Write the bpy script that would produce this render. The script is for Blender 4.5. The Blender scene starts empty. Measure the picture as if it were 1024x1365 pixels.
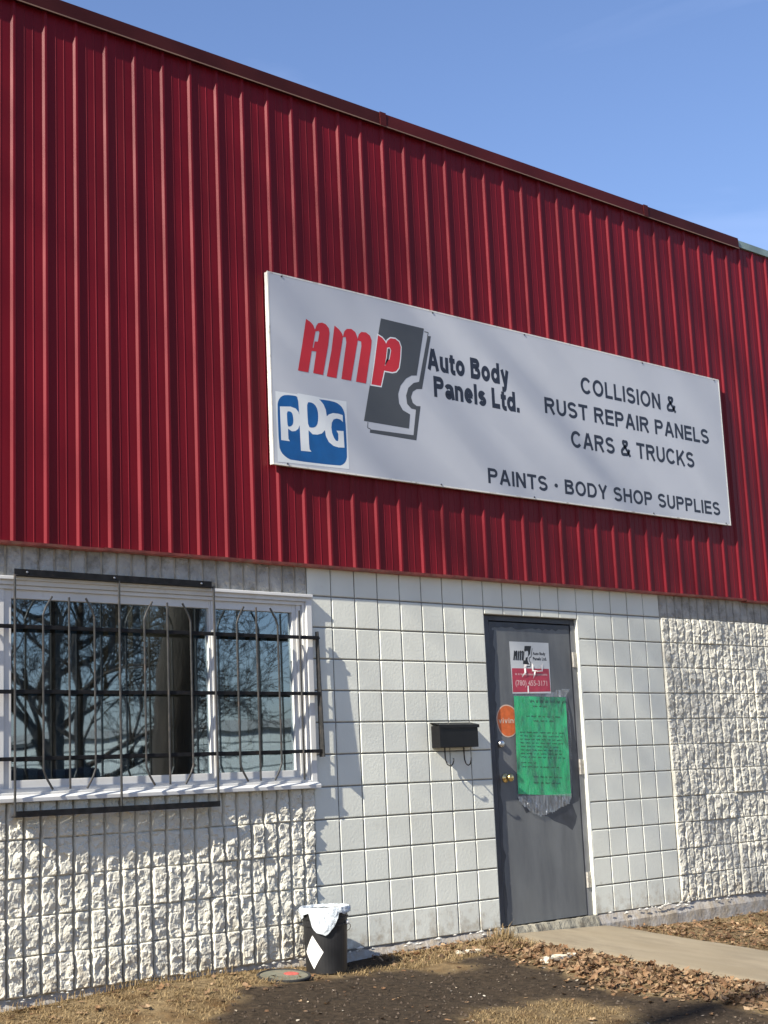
import bpy, bmesh, math, random
from mathutils import Vector, Matrix, noise
sc = bpy.context.scene
col = sc.collection
R = random.Random(7)

# ---------------------------------------------------------------- camera, world, sun, exposure
yaw, pit, rol, cx, cy, cz, foc = 0.7397879620763642, 0.17597077251644755, -0.04420552440379723, -6.197070144176408, -7.327412847487654, 1.0338460920519505, 1999.727122297389
F = Vector((math.sin(yaw)*math.cos(pit), math.cos(yaw)*math.cos(pit), math.sin(pit)))
R0 = Vector((math.cos(yaw), -math.sin(yaw), 0)); U0 = R0.cross(F)
RR = math.cos(rol)*R0 + math.sin(rol)*U0; UU = math.cos(rol)*U0 - math.sin(rol)*R0
cam = bpy.data.cameras.new('camera'); cam.sensor_fit = 'HORIZONTAL'; cam.sensor_width = 36; cam.lens = foc/1024*36
cam.clip_start = .1; cam.clip_end = 3000
camo = bpy.data.objects.new('camera', cam); col.objects.link(camo)
m = Matrix((RR, UU, -F)).transposed().to_4x4(); m.translation = (cx, cy, cz); camo.matrix_world = m
sc.camera = camo

KX, KZ = 4.5, 3.24                      # the sun's rays travel along (KX, 1, -KZ)
el = math.atan2(KZ, math.hypot(KX, 1))
w = bpy.data.worlds.new('World'); sc.world = w; w.use_nodes = True
nt = w.node_tree; nt.nodes.clear()
sky = nt.nodes.new('ShaderNodeTexSky'); sky.sky_type = 'NISHITA'; sky.sun_disc = False
sky.sun_elevation = el; sky.sun_rotation = math.atan2(-KX, -1) % (2*math.pi)
sky.air_density = 1.35; sky.dust_density = .5; sky.ozone_density = 2.2; sky.altitude = 700
bg = nt.nodes.new('ShaderNodeBackground'); bg.inputs['Strength'].default_value = .067
wo = nt.nodes.new('ShaderNodeOutputWorld')
# thin high cloud wisps
tc = nt.nodes.new('ShaderNodeTexCoord'); mp = nt.nodes.new('ShaderNodeMapping'); mp.inputs['Scale'].default_value = (1.2, 1.2, 5)
nz = nt.nodes.new('ShaderNodeTexNoise'); nz.inputs['Scale'].default_value = 2.2; nz.inputs['Detail'].default_value = 6; nz.inputs['Distortion'].default_value = .6
rp = nt.nodes.new('ShaderNodeValToRGB'); rp.color_ramp.elements[0].position = .45; rp.color_ramp.elements[1].position = .85
rp.color_ramp.elements[1].color = (.22, .22, .22, 1)
mx = nt.nodes.new('ShaderNodeMix'); mx.data_type = 'RGBA'; mx.inputs['B'].default_value = (8.5, 9.0, 10.0, 1)
nt.links.new(tc.outputs['Generated'], mp.inputs['Vector']); nt.links.new(mp.outputs[0], nz.inputs['Vector'])
nt.links.new(nz.outputs[0], rp.inputs[0]); nt.links.new(rp.outputs[0], mx.inputs['Factor'])
nt.links.new(sky.outputs[0], mx.inputs['A']); tint = nt.nodes.new('ShaderNodeMix'); tint.data_type = 'RGBA'; tint.blend_type = 'MULTIPLY'; tint.inputs['Factor'].default_value = 1; tint.inputs['B'].default_value = (.96, 1.0, 1.24, 1)
nt.links.new(mx.outputs['Result'], tint.inputs['A']); nt.links.new(tint.outputs['Result'], bg.inputs['Color'])
nt.links.new(bg.outputs[0], wo.inputs['Surface'])
sl = bpy.data.lights.new('sun', 'SUN'); sl.energy = 5.0; sl.angle = math.radians(.53); sl.color = (1, .93, .80)
so = bpy.data.objects.new('sun', sl); col.objects.link(so); so.location = (-20, -10, 20)
so.rotation_euler = Vector((KX, 1, -KZ)).to_track_quat('-Z', 'Y').to_euler()
sc.view_settings.view_transform = 'Standard'; sc.view_settings.look = 'None'
sc.view_settings.gamma = 1; sc.view_settings.use_curve_mapping = False
sc.view_settings.exposure = 1.08

# ---------------------------------------------------------------- helpers
def ng(name):
    m = bpy.data.materials.new(name); m.use_nodes = True
    return m, m.node_tree, m.node_tree.nodes['Principled BSDF']
def mat(name, c, rough=.6, metal=0., var=.0, vscale=6., bump=0., bscale=60., spec=.5, dirt_or_sheen=None, dscale=3., dlo=.5, dhi=.75, stretch=(1, 1, 1), c2=None, bdist=.004, detail=6):
    m, t, b = ng(name); L = t.links
    b.inputs['Roughness'].default_value = rough; b.inputs['Metallic'].default_value = metal
    b.inputs['Specular IOR Level'].default_value = spec
    g = t.nodes.new('ShaderNodeNewGeometry'); mp = t.nodes.new('ShaderNodeMapping'); mp.inputs['Scale'].default_value = stretch
    L.new(g.outputs['Position'], mp.inputs['Vector'])
    c = tuple(c)
    out = None
    if var or c2:
        n = t.nodes.new('ShaderNodeTexNoise'); n.inputs['Scale'].default_value = vscale; n.inputs['Detail'].default_value = detail
        L.new(mp.outputs[0], n.inputs['Vector'])
        r = t.nodes.new('ShaderNodeValToRGB'); r.color_ramp.elements[0].position = .35; r.color_ramp.elements[1].position = .65
        a = tuple(max(0, x*(1-var)) for x in c); z = tuple(min(1, x*(1+var)) for x in c) if not c2 else tuple(c2)
        if c2: a = c
        r.color_ramp.elements[0].color = a+(1,); r.color_ramp.elements[1].color = z+(1,)
        L.new(n.outputs[0], r.inputs[0]); out = r.outputs[0]
    if dirt_or_sheen:
        n = t.nodes.new('ShaderNodeTexNoise'); n.inputs['Scale'].default_value = dscale; n.inputs['Detail'].default_value = 8; n.inputs['Roughness'].default_value = .65
        L.new(mp.outputs[0], n.inputs['Vector'])
        r = t.nodes.new('ShaderNodeValToRGB'); r.color_ramp.elements[0].position = dlo; r.color_ramp.elements[1].position = dhi
        L.new(n.outputs[0], r.inputs[0])
        x = t.nodes.new('ShaderNodeMix'); x.data_type = 'RGBA'
        L.new(r.outputs[0], x.inputs['Factor'])
        if out: L.new(out, x.inputs['A'])
        else: x.inputs['A'].default_value = c+(1,)
        x.inputs['B'].default_value = tuple(dirt_or_sheen)+(1,); out = x.outputs['Result']
    if out: L.new(out, b.inputs['Base Color'])
    else: b.inputs['Base Color'].default_value = c+(1,)
    if bump:
        n = t.nodes.new('ShaderNodeTexNoise'); n.inputs['Scale'].default_value = bscale; n.inputs['Detail'].default_value = 5
        L.new(mp.outputs[0], n.inputs['Vector'])
        bp = t.nodes.new('ShaderNodeBump'); bp.inputs['Strength'].default_value = bump; bp.inputs['Distance'].default_value = bdist
        L.new(n.outputs[0], bp.inputs['Height']); L.new(bp.outputs[0], b.inputs['Normal'])
    return m
def island_mat(name, cols, rough=.8, trans=0.):
    m, t, b = ng(name); b.inputs['Roughness'].default_value = rough; b.inputs['Specular IOR Level'].default_value = .2
    g = t.nodes.new('ShaderNodeNewGeometry'); r = t.nodes.new('ShaderNodeValToRGB'); e = r.color_ramp.elements
    for i, c in enumerate(cols):
        p = i/(len(cols)-1)
        if i == 0: q = e[0]; q.position = 0
        elif i == len(cols)-1: q = e[-1]; q.position = 1
        else: q = e.new(p)
        q.color = tuple(c)+(1,)
    t.links.new(g.outputs['Random Per Island'], r.inputs[0]); t.links.new(r.outputs[0], b.inputs['Base Color'])
    return m
class MB:
    def __init__(s): s.v = []; s.f = []
    def add(s, vs, fs):
        o = len(s.v); s.v += [tuple(v) for v in vs]; s.f += [tuple(i+o for i in f) for f in fs]; return s
    def box(s, x0, x1, y0, y1, z0, z1):
        return s.add([(x0,y0,z0),(x1,y0,z0),(x1,y1,z0),(x0,y1,z0),(x0,y0,z1),(x1,y0,z1),(x1,y1,z1),(x0,y1,z1)],
                     [(0,3,2,1),(4,5,6,7),(0,1,5,4),(1,2,6,5),(2,3,7,6),(3,0,4,7)])
    def tube(s, pts, rad, n=8, caps=True):
        P = [Vector(p) for p in pts]; rad = rad if isinstance(rad, (list, tuple)) else [rad]*len(P)
        o = len(s.v); ref = None
        for i, p in enumerate(P):
            d = (P[min(i+1, len(P)-1)]-P[max(i-1, 0)]).normalized()
            if ref is None: ref = Vector((0,0,1)) if abs(d.z) < .9 else Vector((1,0,0))
            a = d.cross(ref).normalized(); b = a.cross(d).normalized(); ref = b
            for k in range(n):
                t = 2*math.pi*k/n; s.v.append(tuple(p+rad[i]*(math.cos(t)*a+math.sin(t)*b)))
        for i in range(len(P)-1):
            for k in range(n):
                s.f.append((o+i*n+k, o+i*n+(k+1)%n, o+(i+1)*n+(k+1)%n, o+(i+1)*n+k))
        if caps: s.f.append(tuple(o+k for k in range(n))[::-1]); s.f.append(tuple(o+(len(P)-1)*n+k for k in range(n)))
        return s
    def prism(s, poly, y0, y1):                    # outline in x,z extruded along y
        n = len(poly)
        return s.add([(x,y0,z) for x,z in poly]+[(x,y1,z) for x,z in poly],
                     [tuple(range(n)), tuple(range(2*n-1, n-1, -1))]+[(i, i+n, (i+1)%n+n, (i+1)%n) for i in range(n)])
    def lathe(s, prof, n=32, c=(0,0,0), cap=True):
        o = len(s.v)
        for r, z in prof:
            for k in range(n):
                t = 2*math.pi*k/n; s.v.append((c[0]+r*math.cos(t), c[1]+r*math.sin(t), c[2]+z))
        for i in range(len(prof)-1):
            for k in range(n): s.f.append((o+i*n+k, o+i*n+(k+1)%n, o+(i+1)*n+(k+1)%n, o+(i+1)*n+k))
        if cap: s.f.append(tuple(o+k for k in range(n))[::-1]); s.f.append(tuple(o+(len(prof)-1)*n+k for k in range(n)))
        return s
    def build(s, name, m, parent=None, smooth=False, bevel=0, kind=None, auto=False):
        me = bpy.data.meshes.new(name); me.from_pydata(s.v, [], s.f); me.update()
        if bevel or auto:
            b = bmesh.new(); b.from_mesh(me); bmesh.ops.recalc_face_normals(b, faces=b.faces)
            if bevel: bmesh.ops.bevel(b, geom=[e for e in b.edges if len(e.link_faces) == 2 and e.calc_face_angle(0) > .6], offset=bevel, segments=2, affect='EDGES', profile=.6)
            b.to_mesh(me); b.free()
        if m: me.materials.append(m)
        if smooth: me.polygons.foreach_set('use_smooth', [True]*len(me.polygons))
        o = bpy.data.objects.new(name, me); col.objects.link(o)
        if parent: o.parent = parent
        if kind: o['kind'] = kind
        return o
def tag(o, label=None, cat=None, group=None, kind=None):
    if label: o['label'] = label
    if cat: o['category'] = cat
    if group: o['group'] = group
    if kind: o['kind'] = kind
    return o
def empty(name, loc=(0,0,0)):
    o = bpy.data.objects.new(name, None); col.objects.link(o); o.location = loc; o.empty_display_size = .1; return o
def curve_mesh(name, loops, offset=0.):
    cu = bpy.data.curves.new('tmp', 'CURVE'); cu.dimensions = '2D'; cu.fill_mode = 'BOTH'
    for lp in loops:
        sp = cu.splines.new('POLY'); sp.points.add(len(lp)-1)
        for i, (x, z) in enumerate(lp): sp.points[i].co = (x, z, 0, 1)
        sp.use_cyclic_u = True
    o = bpy.data.objects.new('tmp', cu); col.objects.link(o)
    me = bpy.data.meshes.new_from_object(o.evaluated_get(bpy.context.evaluated_depsgraph_get()))
    bpy.data.objects.remove(o); bpy.data.curves.remove(cu); me.name = name
    return me
def flat(name, loops, y, m, parent, kind=None):
    """flat print: closed outlines (x,z) filled, standing at depth y"""
    me = curve_mesh(name, loops)
    for v in me.vertices: v.co = (v.co.x, y, v.co.y)
    me.materials.clear(); me.materials.append(m); me.update()
    o = bpy.data.objects.new(name, me); col.objects.link(o); o.parent = parent
    return o
def chaikin(p, n=1):
    for _ in range(n):
        q = []
        for i in range(len(p)):
            a, b = p[i], p[(i+1) % len(p)]
            q += [(a[0]*.75+b[0]*.25, a[1]*.75+b[1]*.25), (a[0]*.25+b[0]*.75, a[1]*.25+b[1]*.75)]
        p = q
    return p
def grow(p, d):
    """offset a closed outline outwards by d"""
    n = len(p); A = sum(p[i][0]*p[(i+1)%n][1]-p[(i+1)%n][0]*p[i][1] for i in range(n)); sg = 1 if A > 0 else -1
    out = []
    for i in range(n):
        a, b, c = Vector(p[i-1]), Vector(p[i]), Vector(p[(i+1)%n])
        e1 = (b-a).normalized(); e2 = (c-b).normalized()
        n1 = Vector((e1.y, -e1.x))*sg; n2 = Vector((e2.y, -e2.x))*sg; nn = (n1+n2)
        if nn.length < .1: nn = n1
        nn.normalize(); k = min(1.8, 1/max(.3, nn.dot(n1)))
        out.append(tuple(b+nn*d*k))
    return out
def strip(name, pts, wd, y, m, parent):
    b = MB()
    for i in range(len(pts)-1):
        p, q = Vector(pts[i]), Vector(pts[i+1]); n = (q-p).normalized(); n = Vector((-n.y, n.x))*wd/2
        b.add([(p.x+n.x, y, p.y+n.y), (p.x-n.x, y, p.y-n.y), (q.x-n.x, y, q.y-n.y), (q.x+n.x, y, q.y+n.y)], [(0,1,2,3)])
    return b.build(name, m, parent)
# plain sans lettering drawn as strokes: cap height 1, h = half the stroke width
def arc(cx, cy, rx, ry, a0, a1, n=14): return [(cx+rx*math.cos(math.radians(a0+(a1-a0)*i/n)), cy+ry*math.sin(math.radians(a0+(a1-a0)*i/n))) for i in range(n+1)]
def smooth_path(P, n=6):
    out = []
    for i in range(len(P)-1):
        p0, p1, p2, p3 = P[max(i-1, 0)], P[i], P[i+1], P[min(i+2, len(P)-1)]
        for k in range(n):
            t = k/n; out.append(tuple(.5*((2*p1[c])+(-p0[c]+p2[c])*t+(2*p0[c]-5*p1[c]+4*p2[c]-p3[c])*t*t+(-p0[c]+3*p1[c]-3*p2[c]+p3[c])*t**3) for c in (0, 1)))
    return out+[P[-1]]
def glyph(c, h):
    X = .73
    if c == ' ': return .30, []
    if c == 'I': return 2*h, [[(h,0),(h,1)]]
    if c == 'l': return 2*h, [[(h,0),(h,1)]]
    if c == 'L': return .66, [[(h,0),(h,1)], [(2*h,h),(.66,h)]]
    if c == 'E': return .74, [[(h,0),(h,1)], [(2*h,h),(.74,h)], [(2*h,.52),(.70,.52)], [(2*h,1-h),(.73,1-h)]]
    if c == 'H': return .80, [[(h,0),(h,1)], [(.8-h,0),(.8-h,1)], [(2*h,.52),(.8-2*h,.52)]]
    if c == 'N': return .80, [[(h,0),(h,1)], [(.8-h,0),(.8-h,1)], [(h*1.2,1-h*.6),(.8-h*1.2,h*.6)]]
    if c == 'T': return .78, [[(0,1-h),(.78,1-h)], [(.39,0),(.39,1-2*h)]]
    if c == 'A': return .90, [[(h*.95,0),(.45-h*.12,1)], [(.90-h*.95,0),(.45+h*.12,1)], [(.2,.33),(.70,.33)]]
    if c == 'Y': return .86, [[(h*1.0,1),(.43,.42)], [(.86-h*1.0,1),(.43,.42)], [(.43,0),(.43,.46)]]
    if c == 'K': return .84, [[(h,0),(h,1)], [(.80-h*.6,1),(h*1.6,.36)], [(.84-h*1.1,0),(.34,.58)]]
    if c == 'U': return .80, [[(h,1),(h,.40)]+arc(.4,.40,.4-h,.41-h,180,360)+[(.8-h,1)]]
    if c == 'O': return .95, [arc(.475,.5,.475-h,.515-h,0,360,36)]
    if c == 'C': return .90, [arc(.47,.5,.47-h,.515-h,38,322,28)]
    if c == 'D': return .86, [[(h,0),(h,1)], [(2*h,h),(.40,h)]+arc(.40,.5,.46-h,.5-h,-90,90,18)+[(2*h,1-h)]]
    if c == 'P': return .78, [[(h,0),(h,1)], [(2*h,1-h),(.48,1-h)]+arc(.48,.705,.30-h,.295-h,90,-90,12)+[(2*h,.41+h)]]
    if c == 'R': return .86, [[(h,0),(h,1)], [(2*h,1-h),(.50,1-h)]+arc(.50,.715,.31-h,.285-h,90,-90,12)+[(2*h,.43+h)], [(.46,.46),(.86-h*1.15,0)]]
    if c == 'B': return .80, [[(h,0),(h,1)], [(2*h,1-h),(.46,1-h)]+arc(.46,.745,.29-h,.255-h,90,-90,12)+[(2*h,.49+h)], [(.40,.49+h),(.49,.49+h)]+arc(.49,.245+h*.5,.31-h,.245-h*.5,90,-90,12)+[(2*h,h)]]
    if c in 'Ss':
        k = 1 if c == 'S' else X; w_ = .80*(1 if c == 'S' else .80); m = .515*k; ru = (k-h+.01-m)/2; rl = (m-h+.01)/2
        return w_, [arc(w_/2-.01, m+ru, w_/2-h-.015, ru, 22, 262, 16)+arc(w_/2+.0, m-rl, w_/2-h, rl, 82, -158, 16)]
    if c == 'o': return .72, [arc(.36,X/2,.36-h,X/2+.01-h,0,360,30)]
    if c == 'u': return .66, [[(h,X),(h,.30)]+arc(.31,.30,.31-h,.31-h,180,300,10)+[(.66-2*h,.15)], [(.66-h,0),(.66-h,X)]]
    if c == 'n': return .66, [[(h,0),(h,X)], [(2*h,X-.20)]+arc(.36,X-.30,.30-h,.31-h,130,0,10)+[(.66-h,0)]]
    if c == 'd': return .72, [[(.72-h,0),(.72-h,1)], arc(.35,X/2,.35-h,X/2+.01-h,28,332,24)]
    if c == 'e': return .70, [arc(.35,X/2,.35-h,X/2+.01-h,0,318,24), [(2*h*.9,X/2),(.70-h*.4,X/2)]]
    if c == 'a': return .68, [[(.03+h*.5,X*.70)]+arc(.32,X-.22,.28-h*.5,.23-h,150,0,10)+[(.60,.16),(.66-h*.3,0)], arc(.27,.215,.27-h,.225-h,0,360,22), [(.38,.43),(.56,.455)]]
    if c == 't': return .42, [[(.19,.90),(.19,.20)]+arc(.33,.20,.14,.12,180,270,5)+[(.46,.085)], [(0,X-h*.8),(.44,X-h*.8)]]
    if c == 'y': return .70, [[(h*1.0,X),(.36,.02)], [(.70-h*1.0,X),(.34,-.14),(.27,-.22),(.08,-.215)]]
    if c == 'v': return .66, [[(h,X),(.33,0)], [(.66-h,X),(.33,0)]]
    if c == 'i': return 2*h, [[(h,0),(h,X)], [(h,.86),(h,1)]]
    if c == '.': return 2*h, [[(h,0),(h,2*h)]]
    if c == '\u2022': return .36, [[(.04,.50),(.32,.50)]]
    if c == '&': return .92, [smooth_path([(.90-h*.6,.0),(.60,.33),(.33,.66),(.25,.82),(.30,.93-h*.2),(.44,1-h),(.58,.92-h*.2),(.61,.80),(.52,.66),(.30,.50),(h+.03,.34),(h,.22),(.15,.09),(.36,h),(.58,.12),(.72,.28),(.78,.45)], 5)]
    return .5, []
def lettering(s_, p3, y, m, parent, h=.065, gap=.16, dup=None):
    (x0, z0_), (_, zt), (x1, _z) = p3
    gl = [glyph(c, h) for c in s_]; tot = sum(g[0] for g in gl)+gap*(len(gl)-1); sx = (x1-x0)/tot; sz = zt-z0_
    x = 0
    for c, (wd, st) in zip(s_, gl):
        if st:
            b = MB()
            for q, pl in enumerate(st):
                hh = .14 if c == '\u2022' else h
                if c == '\u2022': pts = arc(.18, .48, .15, .14, 0, 360, 20)[:-1]; b.add([(x0+(x+u)*sx, y, z0_+v*sz) for u, v in pts], [tuple(range(20))]); continue
                closed = math.hypot(pl[0][0]-pl[-1][0], pl[0][1]-pl[-1][1]) < 1e-4; n = len(pl); o = len(b.v); yy = y-.00012*q
                for i, p in enumerate(pl):
                    a_ = pl[i-1] if i else (pl[-2] if closed else p); c_ = pl[i+1] if i < n-1 else (pl[1] if closed else p)
                    d1 = Vector((p[0]-a_[0], p[1]-a_[1])); d2 = Vector((c_[0]-p[0], c_[1]-p[1]))
                    if d1.length < 1e-6: d1 = d2
                    if d2.length < 1e-6: d2 = d1
                    n1 = Vector((-d1.y, d1.x)).normalized(); n2 = Vector((-d2.y, d2.x)).normalized(); nn_ = (n1+n2).normalized(); k = min(1.5, 1/max(.4, nn_.dot(n1)))*hh
                    for sg_ in (1, -1): b.v.append((x0+(x+p[0]+nn_.x*k*sg_)*sx, yy, z0_+(p[1]+nn_.y*k*sg_)*sz))
                for i in range(n-1): b.f.append((o+2*i, o+2*i+1, o+2*i+3, o+2*i+2))
            lo = b.build('letter', m, parent)
            if dup: dup(lo)
        x += wd+gap
def text(name, s, p3, y, m, parent, bold=0., space=1., shear=0., cap=None):
    """a line of flat lettering fitted between left baseline, cap height and right end"""
    cu = bpy.data.curves.new('tmp', 'FONT'); cu.body = s; cu.size = 1; cu.offset = bold; cu.space_character = space; cu.shear = shear; cu.resolution_u = 6
    o = bpy.data.objects.new('tmp', cu); col.objects.link(o)
    me = bpy.data.meshes.new_from_object(o.evaluated_get(bpy.context.evaluated_depsgraph_get()))
    bpy.data.objects.remove(o); bpy.data.curves.remove(cu); me.name = name
    (x0, z0), (_, zt), (x1, _z) = p3
    xs = [v.co.x for v in me.vertices]; mx_ = max(v.co.y for v in me.vertices) if cap is None else cap
    a, b = min(xs), max(xs)
    for v in me.vertices:
        v.co = (x0+(v.co.x-a)/(b-a)*(x1-x0), y, z0+v.co.y/mx_*(zt-z0))
    me.materials.clear(); me.materials.append(m)
    o = bpy.data.objects.new(name, me); col.objects.link(o); o.parent = parent
    return o
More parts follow.
